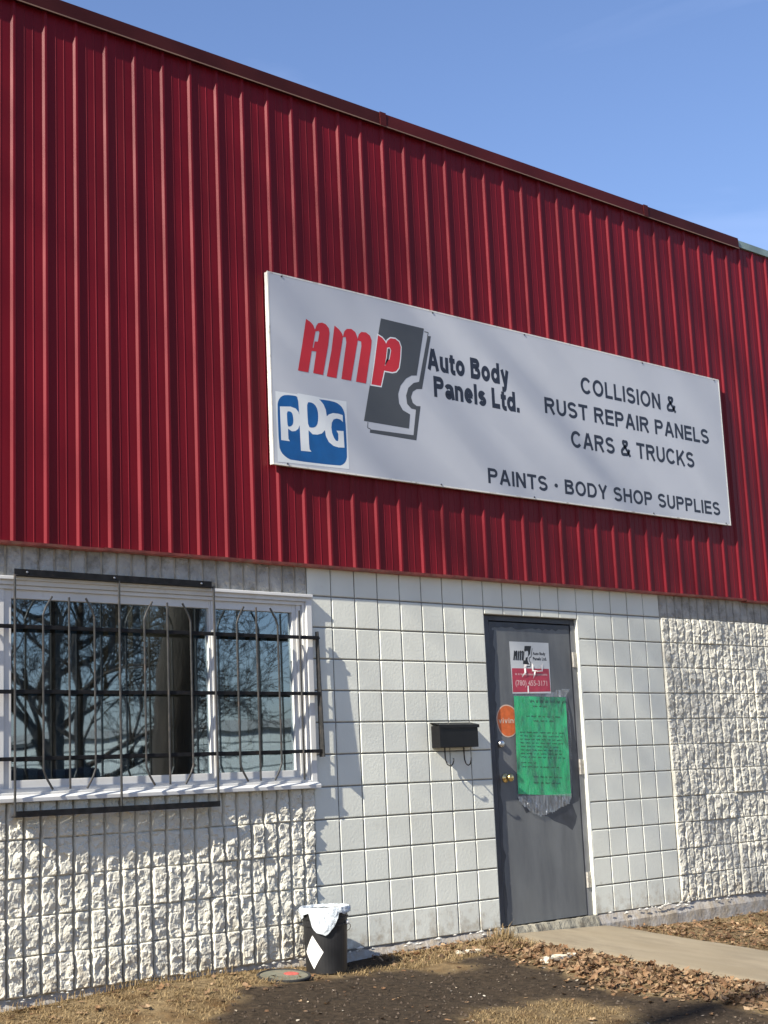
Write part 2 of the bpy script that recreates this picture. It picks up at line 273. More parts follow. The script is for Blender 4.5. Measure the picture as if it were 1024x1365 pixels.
DIG = {'A': [(-0.2074, 3.9988),(-0.1732, 3.9861),(-0.1481, 3.9675),(-0.1352, 3.9385),(-0.1295, 3.9499),(-0.1208, 3.9692),(-0.1056, 3.9875),(-0.0711, 3.9978),(-0.0386, 3.9909),(-0.0159, 3.9696),(-0.011, 3.9357),(-0.0254, 3.8545),(-0.0802, 3.6406),(-0.163, 3.6415),(-0.1303, 3.7915),(-0.1691, 3.7893),(-0.2041, 3.6394),(-0.2894, 3.6397),(-0.2474, 3.8179)], 'Ahole': [(-0.1305, 3.9278),(-0.1028, 3.9357),(-0.0981, 3.924),(-0.1141, 3.8607),(-0.1401, 3.8585),(-0.1526, 3.8128),(-0.1603, 3.8136),(-0.1445, 3.8765)], 'M': [(0.0344, 3.9962),(0.0733, 3.9766),(0.0963, 3.954),(0.1045, 3.931),(0.1186, 3.9706),(0.1412, 3.9915),(0.1821, 3.9985),(0.2152, 3.9829),(0.2312, 3.9503),(0.2331, 3.9346),(0.246, 3.9721),(0.2704, 3.9923),(0.3119, 3.9962),(0.3455, 3.9804),(0.3604, 3.9484),(0.3518, 3.8954),(0.2921, 3.6383),(0.2037, 3.638),(0.2649, 3.8918),(0.2641, 3.9259),(0.2354, 3.9275),(0.2236, 3.885),(0.1605, 3.638),(0.0763, 3.638),(0.1323, 3.8965),(0.1288, 3.933),(0.1044, 3.9289),(0.0957, 3.8904),(0.0338, 3.6369),(-0.049, 3.637),(-0.0009, 3.8166)], 'P': [(0.4201, 3.9952),(0.4573, 3.9831),(0.4841, 3.9604),(0.4918, 3.9476),(0.506, 3.9728),(0.5355, 3.993),(0.5784, 3.9958),(0.6132, 3.9798),(0.6269, 3.9459),(0.616, 3.8621),(0.5989, 3.7941),(0.5715, 3.7649),(0.5354, 3.754),(0.4621, 3.7536),(0.4262, 3.6409),(0.3402, 3.639),(0.3799, 3.8032)], 'Phole': [(0.4986, 3.9194),(0.5216, 3.9264),(0.5348, 3.909),(0.5165, 3.8409),(0.4904, 3.8292),(0.4741, 3.791),(0.4699, 3.7914),(0.4862, 3.8524)], 'plate': [(0.454, 4.1206),(0.8581, 4.1176),(0.7659, 3.7649),(0.7145, 3.7571),(0.6621, 3.7275),(0.6084, 3.6707),(0.5818, 3.6073),(0.5864, 3.5432),(0.6192, 3.4992),(0.6852, 3.4777),(0.6687, 3.3763),(0.2601, 3.3775)], 'shadow': [(0.8891, 4.0704),(0.922, 4.0726),(0.8111, 3.6749),(0.7596, 3.6675),(0.7217, 3.6435),(0.7018, 3.6026),(0.7166, 3.5633),(0.7517, 3.5464),(0.7882, 3.5492),(0.7329, 3.3012),(0.3077, 3.3027),(0.3131, 3.3265),(0.7077, 3.3348),(0.7427, 3.519),(0.6994, 3.5208),(0.6623, 3.5483),(0.656, 3.607),(0.6798, 3.6647),(0.7331, 3.7074),(0.785, 3.7227)], 'line1': [(0.8611, 4.0958),(0.8982, 4.0954),(0.889, 4.0681)], 'line2': [(0.2953, 3.3736),(0.2903, 3.3341),(0.316, 3.3289)], 'ppgsq': [(-0.4799, 3.4761),(0.1128, 3.4898),(0.1136, 3.0344),(-0.4779, 3.0194)], 'blue': [(-0.4674, 3.3823),(-0.4576, 3.4204),(-0.4339, 3.4474),(-0.4008, 3.4626),(-0.322, 3.4684),(-0.2993, 3.461),(-0.2939, 3.4325),(-0.1827, 3.4639),(-0.1149, 3.4734),(-0.0057, 3.4751),(0.0421, 3.4653),(0.079, 3.4404),(0.0974, 3.3939),(0.1009, 3.1235),(0.0885, 3.0844),(0.0631, 3.0602),(0.028, 3.0467),(-0.3662, 3.0406),(-0.4109, 3.0554),(-0.4484, 3.0823),(-0.4649, 3.1219)], 'notch': [(-0.3015, 3.4873),(-0.1143, 3.4869),(-0.1448, 3.4102),(-0.2725, 3.393)], 'p1': [(-0.4475, 3.3798),(-0.3614, 3.3905),(-0.319, 3.384),(-0.2969, 3.3632),(-0.2872, 3.3274),(-0.2906, 3.2794),(-0.305, 3.2512),(-0.3286, 3.235),(-0.3583, 3.2298),(-0.387, 3.2435),(-0.3873, 3.2042),(-0.3864, 3.1781),(-0.3754, 3.1627),(-0.4453, 3.1622)], 'p1h': [(-0.3921, 3.3557),(-0.3659, 3.3592),(-0.3481, 3.3484),(-0.3418, 3.3097),(-0.3458, 3.2776),(-0.3668, 3.2592),(-0.3897, 3.2573),(-0.393, 3.3031)], 'p2': [(-0.3084, 3.4783),(-0.1416, 3.4815),(-0.1119, 3.4657),(-0.0858, 3.4424),(-0.069, 3.4097),(-0.0622, 3.3675),(-0.0662, 3.3133),(-0.0803, 3.2739),(-0.1086, 3.2464),(-0.1463, 3.2337),(-0.1866, 3.2314),(-0.2202, 3.2538),(-0.2195, 3.1665),(-0.2165, 3.1299),(-0.2019, 3.1147),(-0.288, 3.1111),(-0.2903, 3.2108),(-0.2919, 3.2792),(-0.292, 3.3532),(-0.2959, 3.4322)], 'p2h': [(-0.224, 3.4379),(-0.1904, 3.4425),(-0.1607, 3.4322),(-0.1416, 3.408),(-0.1346, 3.3687),(-0.1392, 3.3146),(-0.1573, 3.2856),(-0.1846, 3.2742),(-0.2213, 3.2749),(-0.2254, 3.362)], 'g': [(-0.0637, 3.3646),(-0.0445, 3.3806),(-0.0096, 3.3949),(0.0387, 3.397),(0.0751, 3.3921),(0.0742, 3.3463),(0.0507, 3.3606),(0.0232, 3.3625),(-0.0048, 3.3535),(-0.021, 3.3298),(-0.0267, 3.2968),(-0.0217, 3.2597),(-0.0075, 3.2292),(0.0088, 3.2124),(0.0259, 3.2107),(0.0302, 3.2284),(0.0305, 3.2608),(0.0156, 3.2805),(0.0766, 3.2854),(0.0792, 3.1739),(0.0273, 3.17),(-0.0136, 3.1748),(-0.0534, 3.1969),(-0.0755, 3.2317),(-0.0823, 3.2737),(-0.0756, 3.3281)], 't_COLLISION': [(2.5109, 3.8892),(2.5457, 4.0196),(3.704, 3.8851)], 't_RUST': [(2.0778, 3.6737),(2.0893, 3.7981),(4.127, 3.6696)], 't_CARS': [(2.3539, 3.4465),(2.3666, 3.5748),(3.8955, 3.4518)], 't_PAINTS': [(1.4218, 3.073),(1.4307, 3.1847),(4.2022, 3.0836)], 't_Auto': [(0.8748, 3.8261),(0.9385, 3.9816),(1.7005, 3.8305)], 't_Panels': [(0.9255, 3.6369),(0.9359, 3.7879),(1.7975, 3.6446)], 'sign': [(-0.5227, 4.2522),(4.3613, 4.2762),(4.3127, 3.0146),(-0.5345, 2.991)], 'signfr': [(-0.4987, 4.247),(-0.5112, 2.984)], 'stk': [(1.6778, 1.9641),(2.0982, 1.9642),(2.0936, 1.5958),(1.6835, 1.5919)], 'stkred': [(1.6907, 1.7727),(2.0845, 1.7744),(2.0891, 1.6092),(1.6871, 1.6013)], 'stkplate': [(1.8379, 1.9361),(1.9083, 1.9368),(1.8917, 1.8782),(1.8675, 1.8586),(1.8602, 1.8394),(1.8666, 1.8167),(1.8793, 1.8017),(1.8096, 1.8042)], 'stkline': [(1.9181, 1.921),(1.9013, 1.8593),(1.8777, 1.8474),(1.8813, 1.8246),(1.8947, 1.8172),(1.8836, 1.7865),(1.8222, 1.7893)], 'stk_am': [(1.7094, 1.8307),(1.7264, 1.901),(1.8149, 1.8328)], 'stk_p': [(1.8147, 1.8309),(1.8433, 1.9019),(1.8595, 1.8318)], 'stk_t1': [(1.9195, 1.8731),(1.9214, 1.8942),(2.0566, 1.8761)], 'stk_t2': [(1.9189, 1.8348),(1.921, 1.8578),(2.0674, 1.8378)], 'stk_ph': [(1.7187, 1.6502),(1.7219, 1.6878),(2.0563, 1.6569)], 'stk_s': [(1.7085, 1.7233),(1.7098, 1.7384),(2.0654, 1.7241)], 'tear1': [(1.8206, 1.8025),(1.8484, 1.8011),(1.8376, 1.7743),(1.829, 1.7401),(1.79, 1.7074),(1.788, 1.7168),(1.8098, 1.7436),(1.8164, 1.774)], 'tear2': [(1.9029, 1.8135),(1.9153, 1.7947),(1.9207, 1.7604),(1.9545, 1.759),(1.9948, 1.7654),(1.992, 1.796),(2.025, 1.8139),(2.0109, 1.7541),(1.9538, 1.7514),(1.9313, 1.7529),(1.9257, 1.7224),(1.9065, 1.6974),(1.9091, 1.726),(1.9198, 1.7509),(1.9004, 1.7544)], 'tear3': [(1.8434, 1.6494),(1.8545, 1.6494),(1.8553, 1.5946),(1.8385, 1.5945)], 'green': [(1.6902, 1.5746),(2.2467, 1.5671),(2.2351, 0.854),(1.6767, 0.8884)], 'sleeve': [(1.6819, 1.584),(2.0753, 1.5952),(2.1942, 1.628),(2.2916, 1.6254),(2.2464, 1.5639),(2.2748, 1.4544),(2.2729, 1.2366),(2.2396, 0.8507),(2.2106, 0.8016),(2.0335, 0.7472),(1.9002, 0.7227),(1.8196, 0.7511),(1.6982, 0.8236),(1.6664, 0.8736)], 'orange': [(1.4989, 1.4204),(1.5239, 1.4755),(1.567, 1.5093),(1.6172, 1.5167),(1.6704, 1.5031),(1.7045, 1.4751),(1.7067, 1.3944),(1.7021, 1.3201),(1.6661, 1.2928),(1.6109, 1.2813),(1.5584, 1.2974),(1.5173, 1.3407)], 't_viv': [(1.5226, 1.3835),(1.5256, 1.4203),(1.7056, 1.382)], 'deadbolt': [(1.5357, 1.2397)], 'knob': [(1.5653, 1.0047)], 'oldpaint': [(2.2766, 1.5751),(2.3137, 1.4284),(2.3249, 1.282),(2.3533, 1.1357),(2.3674, 0.9343),(2.3209, 0.814),(2.2508, 0.7949),(2.2928, 0.705),(2.2704, 0.6511),(2.2324, 0.6094),(2.1685, 0.6455),(2.0391, 0.6848),(1.9766, 0.7203),(1.912, 0.7288),(1.8187, 0.7707),(1.753, 0.7524),(1.711, 0.8182),(1.6673, 0.8626),(1.7633, 0.8694),(2.1888, 0.8525),(2.2371, 0.8285),(2.2639, 0.9268),(2.2614, 1.1601),(2.2493, 1.3838)], 'streak': [(2.2949, 1.5865),(2.4093, 1.5187),(2.4076, 1.5017),(2.2926, 1.5639)], 'leaf_l': [(1.5232, 2.1041),(1.486, -0.0009),(2.3554, 2.1125),(2.3352, -0.0032)], 'edge1': [(1.482, 2.0386),(1.5371, 2.0404),(1.5176, 1.9359),(1.5381, 1.8982),(1.5152, 1.7129),(1.5255, 1.648),(1.5051, 1.5507),(1.5212, 1.5185),(1.5033, 1.4325),(1.4567, 1.4327)], 'hinges': [(2.3616, 1.8477),(2.3835, 1.0591),(2.3673, 0.2481)]}

# ---------------------------------------------------------------- materials
M = {}
M['red'] = mat('red painted steel', (.138, .0048, .0112), rough=.45, var=.12, vscale=1.3, stretch=(6, 1, .35), spec=.16, dirt_or_sheen=(.12, .009, .013), dscale=2.2, dlo=.5, dhi=.8)  # red lowered to stand in for thin tree shade on the upper wall
M['cap'] = mat('dark red flashing', (.045, .009, .009), spec=.12, rough=.6, var=.15, vscale=2.5)
M['cap2'] = mat('faded red flashing', (.070, .011, .012), spec=.12, rough=.6, var=.15, vscale=2.5)
M['hem'] = mat('bare flashing edge', (.20, .12, .08), rough=.6)
M['green_cap'] = mat('grey green flashing', (.17, .23, .22), rough=.5, var=.2)
M['drip'] = mat('weathered red drip edge', (.30, .075, .06), rough=.6, var=.3, vscale=14, dirt_or_sheen=(.25, .16, .10), dscale=9)
M['smooth'] = mat('cool white painted block', (.66, .67, .60), rough=.62, var=.06, vscale=2.2, bump=.6, bscale=55, bdist=.0022, dirt_or_sheen=(.53, .52, .45), dscale=3.5, dlo=.58, dhi=.85, spec=.35)
M['mortar'] = mat('painted mortar joint', (.20, .19, .17), rough=.9, var=.25, vscale=16, bump=.5, bscale=120, dirt_or_sheen=(.15, .13, .11), dscale=7, dlo=.5, dhi=.7)
M['rough'] = mat('cream painted split block', (.57, .55, .475), rough=.8, var=.08, vscale=5, bump=.55, bscale=70, bdist=.004, dirt_or_sheen=(.34, .29, .21), dscale=6.5, dlo=.6, dhi=.8, spec=.25)
M['rough_top'] = mat('grimy grey split block', (.36, .35, .32), rough=.9, var=.18, vscale=7, bump=.8, bscale=80, bdist=.004, dirt_or_sheen=(.12, .11, .09), dscale=8, dlo=.5, dhi=.72, spec=.2)
M['rough_mortar'] = mat('dark painted groove', (.46, .42, .34), rough=.95, var=.25, vscale=12, dirt_or_sheen=(.13, .11, .08), dscale=6, dlo=.5, dhi=.7)
M['found'] = mat('grey painted foundation', (.40, .39, .375), rough=.8, var=.12, vscale=5, bump=.8, bscale=40, bdist=.006, dirt_or_sheen=(.30, .26, .2), dscale=5, dlo=.52, dhi=.75)
M['conc'] = mat('old bare concrete', (.24, .225, .18), rough=.95, var=.16, vscale=5, bump=1, bscale=55, bdist=.008, dirt_or_sheen=(.12, .105, .08), dscale=9, dlo=.5, dhi=.7)
M['path'] = mat('sandy concrete path', (.215, .175, .115), rough=.92, c2=(.27, .225, .155), vscale=2.5, bump=.5, bscale=90, bdist=.003, dirt_or_sheen=(.15, .12, .08), dscale=2.6, dlo=.48, dhi=.8, stretch=(1.5, .6, 1))
M['vinyl'] = mat('white window vinyl', (.60, .60, .585), rough=.4, var=.05, vscale=5, dirt_or_sheen=(.45, .43, .38), dscale=9, dlo=.6, dhi=.85)
M['black'] = mat('black painted steel', (.010, .010, .011), spec=.2, rough=.6, var=.4, vscale=30, dirt_or_sheen=(.07, .045, .03), dscale=25, dlo=.6, dhi=.8)
M['bar'] = mat('worn dark steel bar', (.022, .022, .022), rough=.5, var=.35, vscale=30, dirt_or_sheen=(.07, .045, .03), dscale=30, dlo=.55, dhi=.8)
M['mailbox'] = mat('black enamel mailbox', (.007, .007, .008), spec=.3, rough=.4, var=.2, vscale=10)
M['door'] = mat('slate grey door paint', (.130, .138, .142), rough=.55, var=.07, vscale=3, stretch=(3, 1, .6), dirt_or_sheen=(.098, .104, .11), dscale=4, dlo=.42, dhi=.72, bump=.25, bscale=50, bdist=.0015)
M['door_old'] = mat('old dark door paint', (.036, .040, .050), rough=.5, var=.2, vscale=12)
M['jamb'] = mat('dark door frame paint', (.036, .040, .052), rough=.5, var=.2, vscale=8)
M['jamb2'] = mat('grey door frame paint', (.17, .175, .18), rough=.55, var=.1, vscale=8)
for k_ in ('smooth', 'rough', 'found', 'vinyl'):
    t_ = M[k_].node_tree; b_ = t_.nodes['Principled BSDF']; src = b_.inputs['Base Color'].links[0].from_socket
    g_ = t_.nodes.new('ShaderNodeNewGeometry'); sp_ = t_.nodes.new('ShaderNodeSeparateXYZ'); t_.links.new(g_.outputs['Position'], sp_.inputs[0])
    n_ = t_.nodes.new('ShaderNodeTexNoise'); n_.inputs['Scale'].default_value = 11; n_.inputs['Detail'].default_value = 8; n_.inputs['Roughness'].default_value = .7; t_.links.new(g_.outputs['Position'], n_.inputs['Vector'])
    mr = t_.nodes.new('ShaderNodeMapRange'); mr.inputs['From Min'].default_value = .38; mr.inputs['From Max'].default_value = -.05; mr.inputs['To Min'].default_value = -.22; mr.inputs['To Max'].default_value = .12; t_.links.new(sp_.outputs['Z'], mr.inputs['Value'])
    ad = t_.nodes.new('ShaderNodeMath'); ad.operation = 'ADD'; t_.links.new(mr.outputs[0], ad.inputs[0]); t_.links.new(n_.outputs[0], ad.inputs[1])
    rp_ = t_.nodes.new('ShaderNodeValToRGB'); rp_.color_ramp.elements[0].position = .48; rp_.color_ramp.elements[1].position = .72; rp_.color_ramp.elements[1].color = (.7, .7, .7, 1); t_.links.new(ad.outputs[0], rp_.inputs[0])
    x_ = t_.nodes.new('ShaderNodeMix'); x_.data_type = 'RGBA'; x_.inputs['B'].default_value = (.30, .235, .15, 1); t_.links.new(rp_.outputs[0], x_.inputs['Factor']); t_.links.new(src, x_.inputs['A']); t_.links.new(x_.outputs['Result'], b_.inputs['Base Color'])
M['brass'] = mat('worn brass', (.62, .47, .22), rough=.28, metal=1.)
M['steel'] = mat('brushed steel', (.55, .55, .55), rough=.32, metal=1.)
M['hinge'] = mat('dull hinge steel', (.42, .40, .36), rough=.5, metal=.5, var=.2, vscale=60, dirt_or_sheen=(.2, .12, .07), dscale=40)
M['sign'] = mat('white sign face', (.47, .49, .53), rough=.45, var=.02, vscale=1.5, bump=.12, bscale=2.5, bdist=.02, spec=.4)  # white toned down, thin tree shade is put into the colour
M['sign_edge'] = mat('white sign edge with grime', (.68, .67, .62), rough=.5, dirt_or_sheen=(.28, .24, .19), dscale=12, dlo=.54, dhi=.72)
M['lred'] = mat('red lettering vinyl', (.52, .018, .025), rough=.4, var=.04)
M['lgrey'] = mat('dark grey logo vinyl', (.060, .064, .068), rough=.45, var=.05)
M['lblack'] = mat('navy black lettering vinyl', (.014, .017, .030), rough=.45)
M['lwhite'] = mat('white decal vinyl', (.66, .69, .70), rough=.4, var=.03)
M['lblue'] = mat('blue decal vinyl', (.003, .085, .27), rough=.38, var=.12, vscale=9)
M['stkw'] = mat('white sticker', (.50, .52, .53), rough=.45, var=.04)
M['stkr'] = mat('faded crimson sticker', (.38, .035, .065), rough=.5, var=.12, vscale=25)
M['stkb'] = mat('black sticker print', (.01, .01, .012), rough=.5)
M['tear'] = mat('torn paper backing', (.85, .80, .76), rough=.8)
M['pink'] = mat('pale pink print', (.60, .36, .36), rough=.6)
M['orange'] = mat('orange decal', (.62, .13, .025), rough=.5, var=.12, vscale=30)
M['peach'] = mat('pale decal print', (.62, .45, .34), rough=.6)
M['paper'] = mat('bright green paper', (.018, .50, .17), rough=.6, var=.12, vscale=9, stretch=(1.6, 1, .7), dirt_or_sheen=(.015, .15, .07), dscale=5, dlo=.5, dhi=.66, bump=.5, bscale=7, bdist=.02)  # dark patches stand in for wrinkle reflections, put into the paper colour
M['ink'] = mat('dark green handwriting', (.004, .045, .02), rough=.7)
M['pail'] = mat('black plastic pail', (.012, .012, .013), rough=.42, var=.3, vscale=10)
M['bag'] = mat('white plastic bag', (.50, .545, .58), rough=.45, var=.08, bump=1, bscale=30, bdist=.02)
M['label'] = mat('white paper label', (.62, .62, .60), rough=.7)
M['lid'] = mat('dusty grey green pail lid', (.14, .14, .105), rough=.7, var=.15, vscale=20, dirt_or_sheen=(.2, .17, .12), dscale=14)
M['lid_red'] = mat('faded red label', (.42, .09, .07), rough=.7, var=.2, vscale=50)
M['scrap'] = mat('pale cardboard scrap', (.62, .57, .45), rough=.85, var=.1, vscale=20, bump=.5, bscale=60)
M['spall'] = mat('chipped white mortar', (.60, .58, .52), rough=.9, var=.1, vscale=12, bump=.6, bscale=60)
M['rust'] = mat('red brown stain', (.38, .12, .08), rough=.9, var=.2, vscale=20)
M['bark'] = mat('dark grey bark', (.030, .023, .018), rough=.95, var=.35, vscale=8, bump=1, bscale=30, bdist=.02, stretch=(1, 1, .25))
M['asphalt'] = mat('pale gravel', (.13, .125, .115), rough=.9, var=.15, vscale=2)
M['siding'] = mat('pale siding', (.40, .43, .42), rough=.7, var=.06, vscale=1)
M['roofm'] = mat('grey roof membrane', (.25, .26, .26), rough=.9)
M['inside'] = mat('interior wall paint', (.16, .13, .10), rough=.8, var=.2, vscale=1)
M['dark_in'] = mat('dark interior', (.03, .028, .025), rough=.8)
M['blind'] = mat('grey blind fabric', (.30, .32, .33), rough=.8, var=.1)
M['carp'] = mat('dark vehicle paint', (.012, .012, .015), rough=.25)
M['tail'] = mat('red tail light', (.45, .02, .02), rough=.2)
M['tyre'] = mat('tyre rubber', (.02, .02, .02), rough=.8)
gm, t_, b_ = ng('window glass')          # coated double glazing: part mirror, part see-through
g1 = t_.nodes.new('ShaderNodeBsdfGlossy'); g1.inputs['Roughness'].default_value = .014; g1.inputs['Color'].default_value = (.78, .9, 1, 1)
t1 = t_.nodes.new('ShaderNodeBsdfTransparent'); t1.inputs['Color'].default_value = (.62, .68, .70, 1)
mx1 = t_.nodes.new('ShaderNodeMixShader'); mx1.inputs[0].default_value = .25
nn = t_.nodes.new('ShaderNodeTexNoise'); nn.inputs['Scale'].default_value = 3.5; nn.inputs['Detail'].default_value = 1
gg = t_.nodes.new('ShaderNodeNewGeometry'); bb = t_.nodes.new('ShaderNodeBump'); bb.inputs['Strength'].default_value = .05; bb.inputs['Distance'].default_value = .01
t_.links.new(gg.outputs['Position'], nn.inputs['Vector']); t_.links.new(nn.outputs[0], bb.inputs['Height']); t_.links.new(bb.outputs[0], g1.inputs['Normal'])
t_.links.new(t1.outputs[0], mx1.inputs[1]); t_.links.new(g1.outputs[0], mx1.inputs[2])
t_.links.new(mx1.outputs[0], t_.nodes['Material Output'].inputs['Surface']); M['glass'] = gm
pm, t_, b_ = ng('clear plastic')          # crinkled clear sleeve
g1 = t_.nodes.new('ShaderNodeBsdfGlossy'); g1.inputs['Roughness'].default_value = .22
t1 = t_.nodes.new('ShaderNodeBsdfTransparent'); t1.inputs['Color'].default_value = (.86, .9, .94, 1)
d1 = t_.nodes.new('ShaderNodeBsdfDiffuse'); d1.inputs['Color'].default_value = (.3, .34, .4, 1)
mx1 = t_.nodes.new('ShaderNodeMixShader'); mx1.inputs[0].default_value = .06
mx2 = t_.nodes.new('ShaderNodeMixShader'); mx2.inputs[0].default_value = .05
nn = t_.nodes.new('ShaderNodeTexNoise'); nn.inputs['Scale'].default_value = 9; nn.inputs['Detail'].default_value = 2; nn.inputs['Distortion'].default_value = 1.5
mp_ = t_.nodes.new('ShaderNodeMapping'); mp_.inputs['Scale'].default_value = (2.2, 1, .5)
gg = t_.nodes.new('ShaderNodeNewGeometry'); bb = t_.nodes.new('ShaderNodeBump'); bb.inputs['Strength'].default_value = 1; bb.inputs['Distance'].default_value = .03
t_.links.new(gg.outputs['Position'], mp_.inputs['Vector']); t_.links.new(mp_.outputs[0], nn.inputs['Vector']); t_.links.new(nn.outputs[0], bb.inputs['Height'])
t_.links.new(bb.outputs[0], g1.inputs['Normal'])
t_.links.new(t1.outputs[0], mx2.inputs[1]); t_.links.new(d1.outputs[0], mx2.inputs[2])
t_.links.new(mx2.outputs[0], mx1.inputs[1]); t_.links.new(g1.outputs[0], mx1.inputs[2])
t_.links.new(mx1.outputs[0], t_.nodes['Material Output'].inputs['Surface']); M['plastic'] = pm
M['tape'] = M['plastic'].copy(); M['tape'].name = 'crinkled clear tape'
for n_ in M['tape'].node_tree.nodes:
    if n_.type == 'MIX_SHADER': n_.inputs[0].default_value = .2
    if n_.type == 'MAPPING': n_.inputs['Scale'].default_value = (5, 1, .6)
    if n_.type == 'BSDF_GLOSSY': n_.inputs['Roughness'].default_value = .3
em, t_, b_ = ng('lit tube'); b_.inputs['Emission Color'].default_value = (1, .93, .75, 1); b_.inputs['Emission Strength'].default_value = 6; M['lamp'] = em

# ---------------------------------------------------------------- ground
def interp(x, xs, ys):
    if x <= xs[0]: return ys[0]
    for i in range(len(xs)-1):
        if x <= xs[i+1]: return ys[i]+(ys[i+1]-ys[i])*(x-xs[i])/(xs[i+1]-xs[i])
    return ys[-1]
def z0(x): return interp(x, [-6,-2.3,-1.4,-.9,0,.44,1.3,2.4,3.0,3.9,4.5,9], [-.06,-.06,-.02,-.025,-.07,-.055,-.05,-.09,-.135,-.16,-.155,-.15])
PX0, PX1 = 1.40, 2.56
def base_z(x, y):
    yy = max(y, -6.2); k = min(1, max(0, (-y-1)/5))
    return z0(x)*(1-k)+(-.085)*k + .085*min(yy, 0)
def gz(x, y):
    z = base_z(x, y)
    if -8 < y < .2 and -8 < x < 10:
        z += .010*noise.noise(Vector((x*2.3, y*2.3, 0))) + .006*noise.noise(Vector((x*9, y*9, 3))) + .004*noise.noise(Vector((x*24, y*24, 5)))
        if PX0-.03 < x < PX1+.03: z = base_z(x, y)-.03
    return z
DARK = [(-2.19,-1.5),(-1.66,-1.03),(-1.31,-.63),(-.96,-.41),(-.54,-.43),(-.11,-.4),(.14,-.32),(.42,-.57),(.77,-.41),(.91,-.43),(.74,-.74),(.71,-.99),(.65,-1.28),(.54,-1.57),(.78,-2.4),(.71,-2.89),(-.89,-3.88),(-2.7,-2.24)]
PATCH = [(-.36,-1.45),(.02,-1.48),(.3,-1.56),(.33,-2.0),(.17,-2.5),(-.85,-2.73),(-.82,-2.01)]
def inside(p, poly):
    x, y = p; c = False; n = len(poly)
    for i in range(n):
        (x1, y1), (x2, y2) = poly[i], poly[i-1]
        if (y1 > y) != (y2 > y) and x < (x2-x1)*(y-y1)/(y2-y1)+x1: c = not c
    return c
def sdist(p, poly):
    x, y = p; d = 9.; n = len(poly)
    for i in range(n):
        (x1, y1), (x2, y2) = poly[i-1], poly[i]
        dx, dy = x2-x1, y2-y1; t = max(0, min(1, ((x-x1)*dx+(y-y1)*dy)/(dx*dx+dy*dy)))
        d = min(d, math.hypot(x-x1-t*dx, y-y1-t*dy))
    return d if inside(p, poly) else -d
def sstep(a, b, v): t = max(0, min(1, (v-a)/(b-a))); return t*t*(3-2*t)
def darkness(x, y):
    n = .16*noise.noise(Vector((x*2.2, y*2.2, 9)))+.10*noise.noise(Vector((x*7, y*7, 4)))
    a = sstep(-.07, .09, sdist((x, y), DARK)+n); b = sstep(-.10, .14, sdist((x, y), PATCH)+n)
    pail_shadow = sstep(-.05, .05, .16-math.hypot((x-.02)/1.6, (y+.12)))     # pail's cast shadow, painted dark into the ground colour
    return max(a*(1-.85*b), pail_shadow)
def axis(lo, hi, step, out):
    a = []; v = lo
    while v <= hi+1e-6: a.append(v); v += step
    l = []; v = lo; s = step
    while v > -out: s *= 1.35; v -= s; l.append(v)
    r = []; v = a[-1]; s = step
    while v < out: s *= 1.35; v += s; r.append(v)
    return l[::-1]+a+r
ax = axis(-3.4, 6.4, .036, 1500); ay = axis(-4.2, .08, .036, 1500)
gv = [(x, y, gz(x, y)) for y in ay for x in ax]
nx = len(ax); gf = [(j*nx+i, j*nx+i+1, (j+1)*nx+i+1, (j+1)*nx+i) for j in range(len(ay)-1) for i in range(nx-1)]
gmb = MB(); gmb.v = gv; gmb.f = gf
grm, t_, b_ = ng('soil and dry grass'); L = t_.links
b_.inputs['Roughness'].default_value = .95; b_.inputs['Specular IOR Level'].default_value = .15
at = t_.nodes.new('ShaderNodeAttribute'); at.attribute_name = 'wet_soil_pail_shadow'
gg = t_.nodes.new('ShaderNodeNewGeometry')
def nzn(scale, detail=6, rough=.6):
    n = t_.nodes.new('ShaderNodeTexNoise'); n.inputs['Scale'].default_value = scale; n.inputs['Detail'].default_value = detail; n.inputs['Roughness'].default_value = rough
    L.new(gg.outputs['Position'], n.inputs['Vector']); return n
def ramp(src, a, b, p=.35, q=.65):
    r = t_.nodes.new('ShaderNodeValToRGB'); r.color_ramp.elements[0].position = p; r.color_ramp.elements[1].position = q
    r.color_ramp.elements[0].color = a+(1,); r.color_ramp.elements[1].color = b+(1,); L.new(src, r.inputs[0]); return r.outputs[0]
dk = ramp(nzn(24, 8, .7).outputs[0], (.020, .0145, .0095), (.066, .048, .032))
lt = ramp(nzn(20, 9, .75).outputs[0], (.10, .068, .036), (.31, .23, .125), .36, .64)
br = ramp(nzn(5, 6).outputs[0], (1, 1, 1), (.52, .42, .34), .48, .66)
mm = t_.nodes.new('ShaderNodeMix'); mm.data_type = 'RGBA'; mm.blend_type = 'MULTIPLY'; mm.inputs['Factor'].default_value = 1; L.new(lt, mm.inputs['A']); L.new(br, mm.inputs['B'])
m2 = t_.nodes.new('ShaderNodeMix'); m2.data_type = 'RGBA'; L.new(at.outputs['Fac'], m2.inputs['Factor']); L.new(mm.outputs['Result'], m2.inputs['A']); L.new(dk, m2.inputs['B'])
L.new(m2.outputs['Result'], b_.inputs['Base Color'])
bp = t_.nodes.new('ShaderNodeBump'); bp.inputs['Strength'].default_value = 1; bp.inputs['Distance'].default_value = .012; L.new(nzn(70, 6, .7).outputs[0], bp.inputs['Height']); L.new(bp.outputs[0], b_.inputs['Normal'])
ground = gmb.build('ground', grm, kind='structure', smooth=True)
attr = ground.data.attributes.new('wet_soil_pail_shadow', 'FLOAT', 'POINT')  # mask holds the dark soil plus the painted pail shadow
attr.data.foreach_set('value', [darkness(x, y) if (-3.5 < x < 2.6 and -4.3 < y < .2) else 0. for x, y, z in gv])
